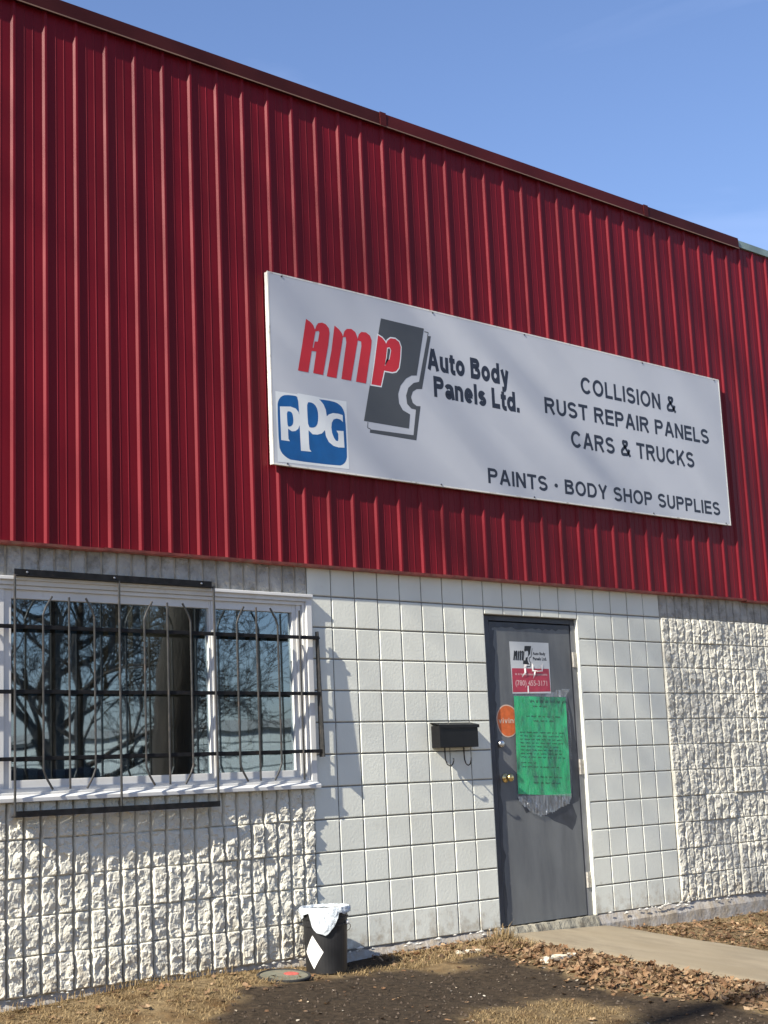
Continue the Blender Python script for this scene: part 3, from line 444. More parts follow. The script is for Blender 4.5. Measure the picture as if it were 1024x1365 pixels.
# concrete path from the door
pb = MB(); pys = [-.035-.06*i for i in range(110)]; pxs = [PX0+(PX1-PX0)*i/16 for i in range(17)]
for y in pys:
    for i, x in enumerate(pxs):
        e = .022*noise.noise(Vector((i*3.1, y*5, 1)))+.010*noise.noise(Vector((i, y*21, 1))) if i in (0, 16) else 0
        z = base_z(x, y)+.018+.003*noise.noise(Vector((x*5, y*5, 7)))-(.008 if i in (0, 16) else 0)
        pb.v.append((x+e, y, z))
for j in range(len(pys)-1):
    for i in range(16): a = j*17+i; pb.f.append((a, a+17, a+18, a+1))
n0 = len(pb.v)
for j, y in enumerate(pys):
    for i in (0, 16): x, yy, z = pb.v[j*17+i]; pb.v.append((x, yy, z-.14))
for j in range(len(pys)-1):
    pb.f.append((j*17, n0+2*j, n0+2*j+2, j*17+17)); pb.f.append((j*17+16, j*17+33, n0+2*j+3, n0+2*j+1))
pb.build('path', M['path'], kind='structure', smooth=False)
lot = MB(); lot.box(-60, 80, -50, -9.5, -.9, base_z(0, -20)+.012); lot.build('parking_lot', M['asphalt'], kind='structure')

# ---------------------------------------------------------------- building
B = empty('shop_building')
tag(B, 'single storey auto body shop with ribbed red metal cladding above white block walls', 'building')
XL, XR = -5.2, 8.06
def grid_strip(name, x0, x1, z_top, z_bot, y, m, amp, top_amp, nxs, nzs, parent, seed=0., thick=.2, sc_=7):
    b = MB()
    for j in range(nzs+1):
        for i in range(nxs+1):
            x = x0+(x1-x0)*i/nxs; t = j/nzs; zt = z_top+top_amp*noise.noise(Vector((x*9, seed, 2)))+top_amp*.6*noise.noise(Vector((x*31, seed, 8)))
            z = zt+(z_bot-zt)*t
            yy = y-amp*noise.fractal(Vector((x*sc_, z*sc_, seed)), 1., 2., 4)
            if j == 0: yy += thick*.12
            b.v.append((x, yy, z))
    n = nxs+1
    for j in range(nzs):
        for i in range(nxs): a = j*n+i; b.f.append((a, a+n, a+n+1, a+1))
    o = len(b.v)
    for i in range(n): b.v.append((b.v[i][0], y+thick, b.v[i][2]))
    for i in range(nxs): b.f.append((i, i+1, o+i+1, o+i))
    return b.build(name, m, parent)
# backing walls behind the blocks (mortar), split round the window and the door
WX0, WX1, WZ0, WZ1 = -3.05, -.19, 1.0, 2.2
bw = MB()
bw.box(XL, WX0+.02, .009, .2, -.5, 2.42); bw.box(WX0+.02, WX1-.02, .009, .2, -.5, WZ0+.02); bw.box(WX0+.02, WX1-.02, .009, .2, WZ1-.02, 2.42)
bw.box(WX1-.02, -.2, .009, .2, -.5, 2.42)
wallL = bw.build('split_face_wall', M['rough_mortar'], B)
bw = MB(); bw.box(-.199, 1.401, .007, .2, -.5, 2.42); bw.box(1.401, 2.399, .007, .2, 2.146, 2.42); bw.box(2.399, 3.40, .007, .2, -.5, 2.42)
wallS = bw.build('smooth_block_wall', M['mortar'], B)
bw = MB(); bw.box(3.401, XR, .009, .2, -.5, 2.42)
wallR = bw.build('split_face_wall', M['rough_mortar'], B)
bw = MB(); bw.box(1.40, 2.40, .15, .2, -.5, 2.146); bw.box(XL, XL+.2, .2, 9, -.5, 5.55); bw.box(XR-.2, XR, .2, 9, -.5, 5.55); bw.box(XL, XR, 8.8, 9, -.5, 5.55); bw.box(XL, XR, .0, .06, 2.42, 5.55)
bw.build('wall', M['siding'], B)
rb = MB(); rb.box(XL, XR, .0, 9, 5.50, 5.58); rb.build('roof', M['roofm'], B)
# smooth blocks, shared mesh
def smooth_mesh(wd, ht):
    b = MB(); c = .0045; g = .0042
    x0, x1, z0_, z1 = g, wd-g, g, ht-g
    vs = [(x0+c, 0, z0_+c), (x1-c, 0, z0_+c), (x1-c, 0, z1-c), (x0+c, 0, z1-c), (x0, c, z0_), (x1, c, z0_), (x1, c, z1), (x0, c, z1), (x0, .05, z0_), (x1, .05, z0_), (x1, .05, z1), (x0, .05, z1)]
    fs = [(0,1,2,3)]
    for a in (0, 4):
        for i in range(4): fs.append((a+(i+1)%4, a+i, a+i+4, a+(i+1)%4+4))
    b.add(vs, fs)
    me = bpy.data.meshes.new('smooth_block'); me.from_pydata(b.v, [], b.f); me.materials.append(M['smooth']); me.update(); return me
sm = smooth_mesh(.2, .2); sm_s = smooth_mesh(.2, .056)
rb_ = random.Random(3)
for j in range(18):
    for k in range(12):
        x = -.2+.2*j; z = 2.2-.2*k; me = sm
        if 1.39 < x < 2.39 and k >= 1:
            if k > 1: continue
            me = sm_s; z = 2.144
        o = bpy.data.objects.new('smooth_block', me); col.objects.link(o); o.parent = wallS
        o.location = (x, rb_.uniform(-.0008, .0008), z); o.rotation_euler = (rb_.uniform(-.002, .002), 0, rb_.uniform(-.003, .003))
# split-face blocks: rocky relief, a pool of shared meshes
def rock(seed, amp, nxx=13, nzz=25, wd=.1, ht=.2):
    b = MB(); g = .0068; gz_ = .0008; off = Vector((seed*3.7, seed*1.9, seed*5.3))
    tilt = R.uniform(-.25, .25); fl = R.uniform(.25, .7)
    for j in range(nzz+1):
        for i in range(nxx+1):
            u, v = i/nxx, j/nzz
            x = g+(wd-2*g)*u; z = gz_+(ht-2*gz_)*v
            p = Vector((x, 0, z))
            e = min(u, 1-u)*(wd-2*g); f = min(v, 1-v)*(ht-2*gz_); ed = min(1, e/.008)**.5*(fl+(1-fl)*min(1, f/.006)**.5)
            q = p*28+off*3; q.y = 0; q.x *= .8
            dd, vp = noise.voronoi(q); c0 = vp[0]; hs = noise.cell(c0*5.3+off); sx_ = noise.cell(c0*7.1-off)*1.; sz_ = noise.cell(c0*9.7+off*2)
            q2 = p*62+off*5; q2.y = 0; d2, v2 = noise.voronoi(q2); h2 = noise.cell(v2[0]*6.1+off)
            h = .009+.008*noise.noise(p*13+off)+.0065*(abs(hs)-.45)+(q.x-c0.x)*.0085*sx_+(q.z-c0.z)*.0085*sz_+.0030*(abs(h2)-.4)+.0018*noise.noise(p*150+off)+tilt*(x-wd/2)*.1
            jx = .0012*noise.noise(p*90-off) if (0 < i < nxx) else .0015*noise.noise(p*40-off)
            jz = .002*noise.noise(p*70+off*2) if (0 < j < nzz) else .003*noise.noise(p*40+off)
            b.v.append((x+jx, .006-ed*(.006+max(.001, h*amp)), z+jz))
    n = nxx+1
    for j in range(nzz):
        for i in range(nxx):
            a = j*n+i
            if (i*7+j*3+seed) % 2: b.f += [(a, a+1, a+n+1), (a, a+n+1, a+n)]
            else: b.f += [(a, a+1, a+n), (a+1, a+n+1, a+n)]
    o = len(b.v)
    ring = [i for i in range(n)]+[j*n+nxx for j in range(1, nzz+1)]+[nzz*n+i for i in range(nxx-1, -1, -1)]+[j*n for j in range(nzz-1, 0, -1)]
    for r in ring: x, y, z = b.v[r]; b.v.append((x, .04, z))
    k = len(ring)
    for i in range(k): b.f.append((ring[(i+1)%k], ring[i], o+i, o+(i+1)%k))
    me = bpy.data.meshes.new('split_face_block'); me.from_pydata(b.v, [], b.f); me.update(); return me
pool = [rock(s, 1.0) for s in range(28)]
for me in pool: me.materials.append(M['rough'])
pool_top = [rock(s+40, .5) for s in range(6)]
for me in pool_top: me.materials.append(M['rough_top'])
M['rough_red'] = mat('cream split block with red stain', (.50, .46, .38), rough=.8, bump=.9, bscale=85, bdist=.0045, dirt_or_sheen=(.36, .10, .065), dscale=9, dlo=.36, dhi=.55)
def rough_at(x, k, parent, prd):
    z = 2.2-.2*k
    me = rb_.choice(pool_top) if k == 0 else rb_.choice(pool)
    o = bpy.data.objects.new('split_face_block', me); col.objects.link(o); o.parent = parent
    o.location = (x, -prd-rb_.uniform(0, .0015), z)
    if k == 11 and abs(x+.3) < .01: o.data = me.copy(); o.data.materials[0] = M['rough_red']; o['label'] = 'block stained rusty red'
    return o
prd = {}
def proud(x, k):
    key = (math.floor((x+.001)/.4+.5), k)
    if key not in prd: prd[key] = rb_.choice([0, 0, .003, .007, .012])
    return 0 if k == 0 else prd[key]
def far_blocks(xa, n, ks, parent):
    b = MB(); top = MB()
    for j in range(n):
        for k in ks(xa+.1*j):
            me = rb_.choice(pool if k else pool_top); q = top if k == 0 else b; q.add([(v.co.x+xa+.1*j, v.co.y, v.co.z+2.2-.2*k) for v in me.vertices], [tuple(p.vertices) for p in me.polygons])
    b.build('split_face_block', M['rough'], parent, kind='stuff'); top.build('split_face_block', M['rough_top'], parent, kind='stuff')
for j in range(-22, 0):
    x = -.2+.1*j
    for k in [0]+list(range(7, 12)): rough_at(x, k, wallL, proud(x, k))
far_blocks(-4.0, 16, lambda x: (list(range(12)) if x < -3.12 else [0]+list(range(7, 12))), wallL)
for j in range(0, 13):
    x = 3.4+.1*j
    for k in range(12): rough_at(x, k, wallR, proud(x, k))
far_blocks(4.7, 12, lambda x: range(12), wallR)
# foundation
f1 = grid_strip('foundation', XL, 1.40, -.004, -.45, -.016, M['found'], .006, .010, 340, 7, B, 1.)
f2 = grid_strip('foundation', 2.40, XR, -.004, -.45, -.020, M['found'], .005, .009, 300, 7, B, 2.)
th = grid_strip('threshold', 1.40, 2.40, -.004, -.40, -.030, M['conc'], .014, .010, 60, 8, B, 3., thick=.17, sc_=12)
# chipped mortar lumps along the foundation top
ch = MB(); rr = random.Random(5)
for i in range(110):
    x = rr.uniform(-2.5, 5.2)
    if 1.38 < x < 2.42: continue
    big = .016 if (x > 2.3 or .1 < x < 1.4) else .010
    c = Vector((x, -.016-rr.uniform(0, .008), rr.uniform(-.022, .008))); s_ = rr.uniform(.4, 1)*big
    vs = []; 
    for a in ((1,0,0),(-1,0,0),(0,1,0),(0,-1,0),(0,0,1),(0,0,-1)):
        vs.append(c+Vector((a[0]*s_*rr.uniform(1, 3.5), a[1]*s_*.5, a[2]*s_*rr.uniform(.6, 1.1))))
    ch.add(vs, [(0,2,4),(2,1,4),(1,3,4),(3,0,4),(2,0,5),(1,2,5),(3,1,5),(0,3,5)])
ch.build('mortar_chips', M['spall'], B, kind='stuff')
# red ribbed cladding: one object per sheet of four ribs
RIB, RX0 = .2046, -2.300
def sheet(x0, nr, zb, zt):
    prof = []
    for r in range(nr):
        o = x0+RIB*r
        prof += [(o, -.0450), (o+.0015, -.0455), (o+.0115, -.0585), (o+.0145, -.0598), (o+.0265, -.0598), (o+.0290, -.0585), (o+.0345, -.0455), (o+.036, -.0450)]
        for q in (.088, .142):
            prof += [(o+q, -.0450), (o+q+.0025, -.0470), (o+q+.0055, -.0470), (o+q+.008, -.0450)]
    prof.append((x0+RIB*nr, -.0450))
    b = MB(); nz_ = 16; n = len(prof)
    for j in range(nz_+1):
        z = zb+(zt-zb)*j/nz_
        for x, y in prof:
            wv = .0009*noise.noise(Vector((x*3.2, z*1.4, 0)))+.0004*noise.noise(Vector((x*11, z*5, 4)))
            b.v.append((x, y+wv, z))
    for j in range(nz_):
        for i in range(n-1): a = j*n+i; b.f.append((a, a+1, a+n+1, a+n))
    return b
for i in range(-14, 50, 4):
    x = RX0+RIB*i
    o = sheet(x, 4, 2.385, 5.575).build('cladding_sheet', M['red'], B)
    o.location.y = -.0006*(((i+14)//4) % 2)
# flashings
db = MB(); xs_ = [XL, -1.72, .95, 3.62+.9, XR]
for i in range(4):
    b = MB(); a, c = xs_[i]+.001, xs_[i+1]-.001; dz = (-.004, 0, .002, -.008)[i]
    b.add([(a,-.062,2.378+dz),(c,-.062,2.378+dz),(c,-.066,2.392+dz),(a,-.066,2.392+dz),(a,-.03,2.374+dz),(c,-.03,2.374+dz),(a,-.03,2.395+dz),(c,-.03,2.395+dz)], [(0,1,2,3),(4,5,1,0),(3,2,7,6)])
    b.box(a, c, -.03, .008, 2.376+dz, 2.384+dz)
    b.build('drip_flashing', M['drip'], B)
fx = [XL, -2.42, .54, 3.49, 4.84]
for i in range(4):
    b = MB(); a, c = fx[i], fx[i+1]; y0, y1 = -.086+(.001 if i % 2 else 0), -.081
    b.add([(a,y0+.012,5.552),(c,y0+.012,5.552),(c,y0,5.556),(a,y0,5.556),(c,y0+.004,5.648),(a,y0+.004,5.648),(c,.12,5.640),(a,.12,5.640),(c,.12,5.60),(a,.12,5.60)],
          [(0,1,2,3),(3,2,4,5),(5,4,6,7),(7,6,8,9),(1,0,9,8)])
    b.add([(a,y0+.012,5.552),(a,y0,5.556),(a,y0+.004,5.648),(a,.12,5.640),(a,.12,5.6)], [(0,1,2,3,4)])
    b.add([(c,y0+.012,5.552),(c,y0,5.556),(c,y0+.004,5.648),(c,.12,5.640),(c,.12,5.6)], [(4,3,2,1,0)])
    fo = b.build('roof_fascia', M['cap2'] if i % 2 == 0 else M['cap'], B)
    h = MB(); h.box(a, c, y0-.0015, y0+.002, 5.549, 5.5565); h.build('fascia_hem', M['hem'], fo)
b = MB(); b.box(4.85, XR, -.066, .12, 5.578, 5.640); tag(b.build('roof_fascia', M['green_cap'], B), 'grey green roof flashing')
b = MB()
for x in (.54, 3.49): b.box(x-.001, x+.055, -.0895, -.083, 5.553, 5.6515)
b.build('fascia_joint', M['cap2'], B)

# ---------------------------------------------------------------- window
def ring(b, x0, x1, z0_, z1, t, y0, y1):
    b.box(x0, x0+t, y0, y1, z0_, z1); b.box(x1-t, x1, y0, y1, z0_, z1); b.box(x0+t, x1-t, y0, y1, z1-t, z1); b.box(x0+t, x1-t, y0, y1, z0_, z0_+t)
b = MB(); ring(b, WX0, WX1, WZ0+.002, WZ1, .045, -.030, .05); W = b.build('window', M['vinyl'], B, bevel=.004)
b = MB(); ring(b, WX0+.0455, WX1-.0455, WZ0+.047, WZ1-.0455, .022, -.016, .06); b.build('casing_trim', M['vinyl'], W, bevel=.003)
b = MB(); b.prism([(WX0, WZ1-.02), (WX1, WZ1-.02), (WX1, WZ1+.001), (WX0, WZ1+.001)], -.046, -.0305); b.build('head_trim', M['vinyl'], W, bevel=.004)
b = MB(); b.add([(WX0-.004,-.056,.996),(WX1+.006,-.056,.996),(WX1+.006,-.058,1.018),(WX0-.004,-.058,1.018),(WX1+.006,-.0305,1.034),(WX0-.004,-.0305,1.034),(WX1+.006,-.0305,.994),(WX0-.004,-.0305,.994)],
      [(0,1,2,3),(3,2,4,5),(5,4,6,7),(7,6,1,0),(0,3,5,7),(1,6,4,2)]); b.build('sill', M['vinyl'], W, bevel=.003)
def sash(x0, x1, tl, tr):
    b = MB(); y0, y1, z0_, z1, tb, tt = .0, .04, 1.068, 2.133, .043, .048
    b.box(x0, x0+tl, y0, y1, z0_, z1); b.box(x1-tr, x1, y0, y1, z0_, z1); b.box(x0+tl, x1-tr, y0, y1, z1-tt, z1); b.box(x0+tl, x1-tr, y0, y1, z0_, z0_+tb)
    b.build('sash', M['vinyl'], W, bevel=.0025)
    p = MB(); p.box(x0+tl-.004, x1-tr+.004, .021, .025, z0_+tb-.004, z1-tt+.004); p.build('pane', M['glass'], W)
sash(WX0+.068, -2.346, .045, .045)
sash(-2.313, -.942, .046, .024)
sash(-.940, WX1-.068, .026, .072)
b = MB(); b.box(-2.3455, -2.3135, -.008, .04, 1.068, 2.133); b.build('mullion', M['vinyl'], W, bevel=.003)
b = MB(); b.box(-.950, -.932, -.007, -.0005, 1.068, 2.133); b.build('mullion', M['vinyl'], W, bevel=.002)
b = MB(); b.box(-.300, -.262, -.006, -.0006, 1.068, 2.133); b.build('jamb_trim', M['vinyl'], W, bevel=.002)
# room behind the glass, seen through it
b = MB(); b.box(-5.0, -.2, 3.2, 3.3, -.4, 2.6); b.box(-5.0, -4.9, .21, 3.2, -.4, 2.6); b.box(-.2, -.1, .21, 3.2, -.4, 2.6); b.build('interior_wall', M['inside'], B)
b = MB(); b.box(-5.0, -.1, .21, 3.3, 2.45, 2.5); b.box(-5.0, -.1, .21, 3.3, -.5, -.4); b.build('interior_ceiling', M['inside'], B)
b = MB(); rr = random.Random(9)
for i in range(26):
    x = -2.22+.085*i
    if x > -1.32 and x < -1.0: continue
    if x > -.42: break
    a = .035; d = .012+.010*rr.random()
    b.add([(x-a, .16-d, 1.08), (x+a, .16+d, 1.08), (x+a, .16+d, 2.12), (x-a, .16-d, 2.12)], [(0,1,2,3)])
b.build('vertical_blind', M['blind'], W)
lt_ = MB(); lt_.box(-.95, -.35, 1.9, 2.0, 2.40, 2.43); t = empty('ceiling_light', (-.6, 1.95, 2.45))
o = lt_.build('lit_tube', M['lamp'], None); o.location = (.6, -1.95, -2.45); o.parent = t; tag(t, 'lit fluorescent ceiling tube seen inside through the window', 'light')
b = MB(); b.box(-.37, .37, -.08, .08, -.02, -.001); o = b.build('housing', M['siding'], t)

# ---------------------------------------------------------------- window grille
G = empty('window_grille', (-1.62, -.06, .93))
tag(G, 'black welded security grille bolted over the white framed window', 'window grille')
def gp(b, name, m, **k):
    o = b.build(name, m, G, **k); o.location = (1.62, .06, -.93); return o
GY = -.070
b = MB(); b.box(-2.275, -.975, -.082, -.046, 2.199, 2.205); b.box(-2.275, -.975, -.052, -.046, 2.2055, 2.240); gp(b, 'top_bar', M['black'])
b = MB(); b.box(-2.285, -.975, -.086, -.034, .918, .925); b.box(-2.285, -.975, -.086, -.080, .9255, .950); gp(b, 'bottom_bar', M['black'])
for z in (1.925, 1.576, 1.222):
    b = MB(); b.box(-3.12, -.170, -.069, -.050, z-.0105, z+.0105); gp(b, 'horizontal_bar', M['black'], bevel=.0015)
def dx(x): return -.01
for x in (-2.286, -1.635, -.980):
    b = MB(); b.tube([(x, GY-.006, .925), (x, GY-.006, 1.5), (x, GY-.006, 2.204)], .0068, 8); gp(b, 'upright_bar', M['bar'])
def bow(x, s):
    pts = []
    for t in [0, .03, .06, .10, .5, .90, .94, .97, 1]:
        e = max(0, (.085-min(t, 1-t))/.085); pts.append((x+s*.055*e, GY-.006, 1.075-.02+ (2.095-1.055)*t))
    b = MB(); b.tube(pts, .0062, 8); gp(b, 'bowed_bar' if s else 'short_bar', M['bar'])
for x, s in ((-2.117, 1), (-1.957, 0), (-1.797, -1), (-1.470, 1), (-1.312, 0), (-1.151, -1), (-.816, 1), (-.668, 0), (-.505, -1), (-2.90, 1), (-2.74, 0), (-2.58, -1)): bow(x, s)
b = MB(); b.tube([(-.331, GY-.004, 1.05), (-.331, GY-.004, 2.09)], .0065, 8); gp(b, 'upright_bar', M['bar'])
b = MB()   # end strap, leaning out towards the bottom
b.add([(-.172,-.030,1.966),(-.172,-.058,1.966),(-.165,-.058,1.966),(-.165,-.030,1.966),(-.176,-.036,1.186),(-.176,-.084,1.186),(-.168,-.084,1.186),(-.168,-.036,1.186)],
      [(0,1,2,3),(7,6,5,4),(0,4,5,1),(1,5,6,2),(2,6,7,3),(3,7,4,0)]); gp(b, 'end_strap', M['bar'])
for z in (1.925, 1.576, 1.222):
    b = MB(); b.box(-.1645, -.150, -.050, .004, z-.005, z+.005); gp(b, 'wall_bracket', M['black'])
for x in (-2.2, -1.65, -1.05):
    b = MB(); b.lathe([(.007, 0), (.006, .004), (.003, .006)], 10); o = b.build('bolt', M['steel'], G)
    o.rotation_euler = (math.pi/2, 0, 0); o.location = (x+1.62, -.052+.06, 2.223-.93)

# ---------------------------------------------------------------- sign
S = empty('shop_sign', (1.92, -.06, 3.0))
tag(S, 'wide white auto body panels sign mounted on the red ribbed cladding', 'sign')
def sg(o): o.location = (-1.92, .06, -3.0); return o
SX0, SX1, SZ0, SZ1 = -.512, 4.338, 3.003, 4.262
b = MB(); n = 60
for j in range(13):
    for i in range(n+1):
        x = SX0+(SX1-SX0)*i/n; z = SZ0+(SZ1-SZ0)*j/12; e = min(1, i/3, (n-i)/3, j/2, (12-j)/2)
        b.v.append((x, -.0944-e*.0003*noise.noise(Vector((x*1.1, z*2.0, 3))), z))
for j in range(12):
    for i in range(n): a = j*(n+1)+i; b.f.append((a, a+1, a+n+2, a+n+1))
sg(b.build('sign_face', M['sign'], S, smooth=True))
b = MB(); b.box(SX0, SX1, -.0915, -.0605, SZ0, SZ1); sg(b.build('sign_backing', M['sign_edge'], S))
b = MB(); ring(b, SX0-.003, SX1+.003, SZ0-.003, SZ1+.003, .010, -.0955, -.088); sg(b.build('sign_edge', M['sign_edge'], S))
Y1 = -.0950
sg(flat('logo_shadow_page', [DIG['shadow']], Y1, M['lgrey'], S))
o = strip('logo_line', DIG['line1'], .006, Y1, M['lgrey'], S); sg(o)
o = strip('logo_line', DIG['line2'], .006, Y1, M['lgrey'], S); sg(o)
sg(flat('logo_plate', [DIG['plate']], Y1-.0002, M['lgrey'], S))
sg(flat('letter_outline', [grow(DIG['P'], .009)], Y1-.0004, M['lwhite'], S))
sg(flat('letter_outline', [DIG['Phole']], Y1-.0008, M['lwhite'], S))
sg(flat('letter', [grow(DIG['Phole'], -.006)], Y1-.0010, M['lgrey'], S))
for nme in ('A', 'M', 'P'):
    loops = [DIG[nme]]
    if nme == 'A': loops.append(DIG['Ahole'])
    sg(flat('letter', loops, Y1-.0006, M['lred'], S))
for key, s_, hh, gp_ in (('Auto', 'Auto Body', .120, .09), ('Panels', 'Panels Ltd.', .120, .09), ('COLLISION', 'COLLISION &', .096, .15), ('RUST', 'RUST REPAIR PANELS', .096, .13), ('CARS', 'CARS & TRUCKS', .096, .13), ('PAINTS', 'PAINTS \u2022 BODY SHOP SUPPLIES', .096, .14)):
    lettering(s_, DIG['t_'+key], Y1, M['lblack'], S, hh, gp_, sg)
dq = flat('square_decal', [DIG['ppgsq']], Y1-.0002, M['lwhite'], S); sg(dq)
for nme, loops, m_, dy in (('decal_field', [chaikin(DIG['blue'], 1)], 'lblue', .0008), ('decal_letter', [DIG['notch']], 'lwhite', .0012), ('decal_letter', [DIG['p1']], 'lwhite', .0016), ('decal_letter', [DIG['g']], 'lwhite', .0016),
                     ('decal_field', [chaikin(DIG['p1h'], 1)], 'lblue', .0028), ('decal_letter', [DIG['p2']], 'lwhite', .0020), ('decal_field', [chaikin(DIG['p2h'], 1)], 'lblue', .0032)):
    o = flat(nme, loops, Y1-dy*.4-.0001, M[m_], dq)
for x in (-.40, .95, 1.9, 3.3, 4.27):
    for z in (SZ0+.012, SZ1-.012):
        b = MB(); b.lathe([(.007, 0), (.006, .003), (.002, .005)], 8); o = b.build('screw', M['jamb'], S); o.rotation_euler = (math.pi/2, 0, 0); o.location = (x-1.92, -.0955+.06, z-3.0)

# ---------------------------------------------------------------- door
YL = .036
b = MB(); b.box(1.478, 2.338, YL, YL+.045, .004, 2.100); Dr = b.build('door', M['door'], B, bevel=.002)
b = MB(); b.box(1.406, 1.470, .030, .15, -.02, 2.144); b.box(1.470, 2.346, .0302, .15, 2.108, 2.144); b.box(2.346, 2.394, .030, .15, -.02, 2.144); b.build('door_frame', M['jamb'], Dr, bevel=.002)
b = MB(); b.box(2.3465, 2.3945, .0285, .0297, 0, 2.100); b.build('frame_repaint', M['jamb2'], Dr)
b = MB(); b.box(1.39, 1.404, .008, .15, 0, 2.16); b.box(2.396, 2.41, .0, .15, 0, 2.146); b.build('reveal', M['smooth'], Dr)
flat('old_paint', [DIG['oldpaint']], YL-.0006, M['door_old'], Dr)
flat('old_paint', [[(x-.006, z) for x, z in DIG['edge1']]], YL-.0007, M['door_old'], Dr)
rr = random.Random(8); pe = [(1.479, 0.006)]
for i in range(46): pe.append((1.505+rr.uniform(-.006, .010)+(.02 if rr.random() < .12 else 0), .01+i*2.085/45))
pe.append((1.479, 2.098)); flat('old_paint', [pe], YL-.0009, M['door_old'], Dr)
pe = [(1.479, 2.099)]
for i in range(24): pe.append((1.50+i*.83/23, 2.062+rr.uniform(-.01, .008)))
pe.append((2.337, 2.099)); flat('old_paint', [pe], YL-.0012, M['door_old'], Dr)
for z in (1.845, 1.059, .250):
    b = MB(); b.tube([(2.352, .024, z-.055), (2.352, .024, z+.055)], .010, 10); b.box(2.360, 2.392, .0245, .0283, z-.055, z+.055)
    b.build('hinge', M['hinge'], Dr)
kx, kz = 1.560, 1.004
b = MB(); b.lathe([(.033, 0), (.033, .004), (.028, .009), (.012, .012), (.011, .03), (.020, .036), (.027, .046), (.027, .056), (.020, .064), (.008, .067)], 24)
o = b.build('knob', M['brass'], Dr, smooth=True); o.rotation_euler = (math.pi/2, 0, 0); o.location = (kx, YL, kz)
b = MB(); b.lathe([(.027, 0), (.027, .006), (.022, .018), (.018, .020), (.004, .021)], 24)
o = b.build('deadbolt', M['steel'], Dr, smooth=True); o.rotation_euler = (math.pi/2, 0, 0); o.location = (1.532, YL, 1.240)

# sticker on the door
K = empty('door_sticker', (1.89, YL, 1.59)); tag(K, 'torn white and crimson shop sticker high on the grey door', 'sticker')
def kk(o): o.location = (-1.89, -YL, -1.59); return o
y = YL-.0018
kk(flat('white_panel', [DIG['stk']], y, M['stkw'], K)); kk(flat('crimson_panel', [DIG['stkred']], y-.0005, M['stkr'], K))
kk(flat('logo_plate', [DIG['stkplate']], y-.0005, M['stkb'], K)); kk(strip('logo_line', DIG['stkline'], .006, y-.0005, M['stkb'], K))
def map_poly(p, src0, src1, d0, d1):
    return [(d0[0]+(x-src0[0])/(src1[0]-src0[0])*(d1[0]-d0[0]), d0[1]+(z-src0[1])/(src1[1]-src0[1])*(d1[1]-d0[1])) for x, z in p]
xsA = [p[0] for p in DIG['A']+DIG['P']]; zsA = [p[1] for p in DIG['A']+DIG['M']+DIG['P']]
s0, s1 = (min(xsA), min(zsA)), (max(xsA), max(zsA))
a0 = (DIG['stk_am'][0][0], DIG['stk_am'][0][1]); a1 = (DIG['stk_p'][2][0]+.012, DIG['stk_am'][1][1])
for nme, m_ in (('A', 'stkb'), ('M', 'stkb'), ('P', 'stkw')):
    kk(flat('letter', [map_poly(DIG[nme], s0, s1, a0, a1)], y-.0010, M[m_], K))
kk(text('lettering', 'Auto Body', DIG['stk_t1'], y-.0005, M['stkb'], K, bold=.03)); kk(text('lettering', 'Panels Ltd.', DIG['stk_t2'], y-.0005, M['stkb'], K, bold=.03))
kk(text('lettering', '(780) 455-3171', DIG['stk_ph'], y-.0010, M['pink'], K, bold=.015))
b = MB(); rr = random.Random(2); (xa_, za_), (_, zb_), (xc_, _) = DIG['stk_s']; x = xa_
while x < xc_:
    wd = rr.uniform(.004, .009)
    if rr.random() < .85: b.add([(x, y-.001, za_+rr.uniform(0, .003)), (x+wd*.8, y-.001, za_), (x+wd*.8, y-.001, zb_-rr.uniform(0, .006)), (x, y-.001, zb_)], [(0,1,2,3)])
    x += wd+.002
kk(b.build('small_print', M['pink'], K))
def curl(name, pts, lift):
    me = curve_mesh(name, [pts]); zs = [v.co.y for v in me.vertices]; a, c = min(zs), max(zs)
    for v in me.vertices: t = (v.co.y-a)/(c-a); v.co = (v.co.x, y-.0018-lift*math.sin(t*math.pi*.9)*(.5+.5*math.sin(v.co.x*300)), v.co.y)
    me.materials.clear(); me.materials.append(M['tear']); o = bpy.data.objects.new(name, me); col.objects.link(o); o.parent = K; kk(o)
curl('torn_strip', DIG['tear1'], .010); curl('torn_strip', DIG['tear2'], .008); curl('torn_strip', DIG['tear3'], .002)
# round orange decal
O = empty('round_decal', (1.58, YL, 1.28)); tag(O, 'round orange decal left of the green notice on the door', 'decal')
def ok(o): o.location = (-1.58, -YL, -1.28); return o
oo = chaikin(DIG['orange'], 2)
ok(flat('decal_rim', [oo], YL-.0012, M['peach'], O)); ok(flat('decal_disc', [grow(oo, -.0085)], YL-.0018, M['orange'], O))
lettering('vivint', DIG['t_viv'], YL-.0024, M['peach'], O, .10, .14, ok)
# green notice in its clear sleeve
N = empty('green_notice', (1.96, YL, .88)); tag(N, 'bright green handwritten notice taped to the grey door', 'notice')
def nk(o): o.location = (-1.96, -YL, -.88); return o
(ax0, az1), (ax1, az1b), (bx1, bz0b), (bx0, bz0) = DIG['green']
b = MB(); nn_ = 26; mm_ = 40
def wob(x, z): return .006+.0035*noise.noise(Vector((x*9, z*3, 1)))+.0022*noise.noise(Vector((x*26+z*9, z*8, 1)))
def gpt(u, v):
    x0_ = ax0+(bx0-ax0)*v; x1_ = ax1+(bx1-ax1)*v; zt = az1+(az1b-az1)*u; zb = bz0+(bz0b-bz0)*u
    return x0_+(x1_-x0_)*u, zt+(zb-zt)*v
for j in range(mm_+1):
    for i in range(nn_+1):
        x, z = gpt(i/nn_, j/mm_); b.v.append((x, YL-wob(x, z), z))
for j in range(mm_):
    for i in range(nn_): a = j*(nn_+1)+i; b.f.append((a, a+nn_+1, a+nn_+2, a+1))
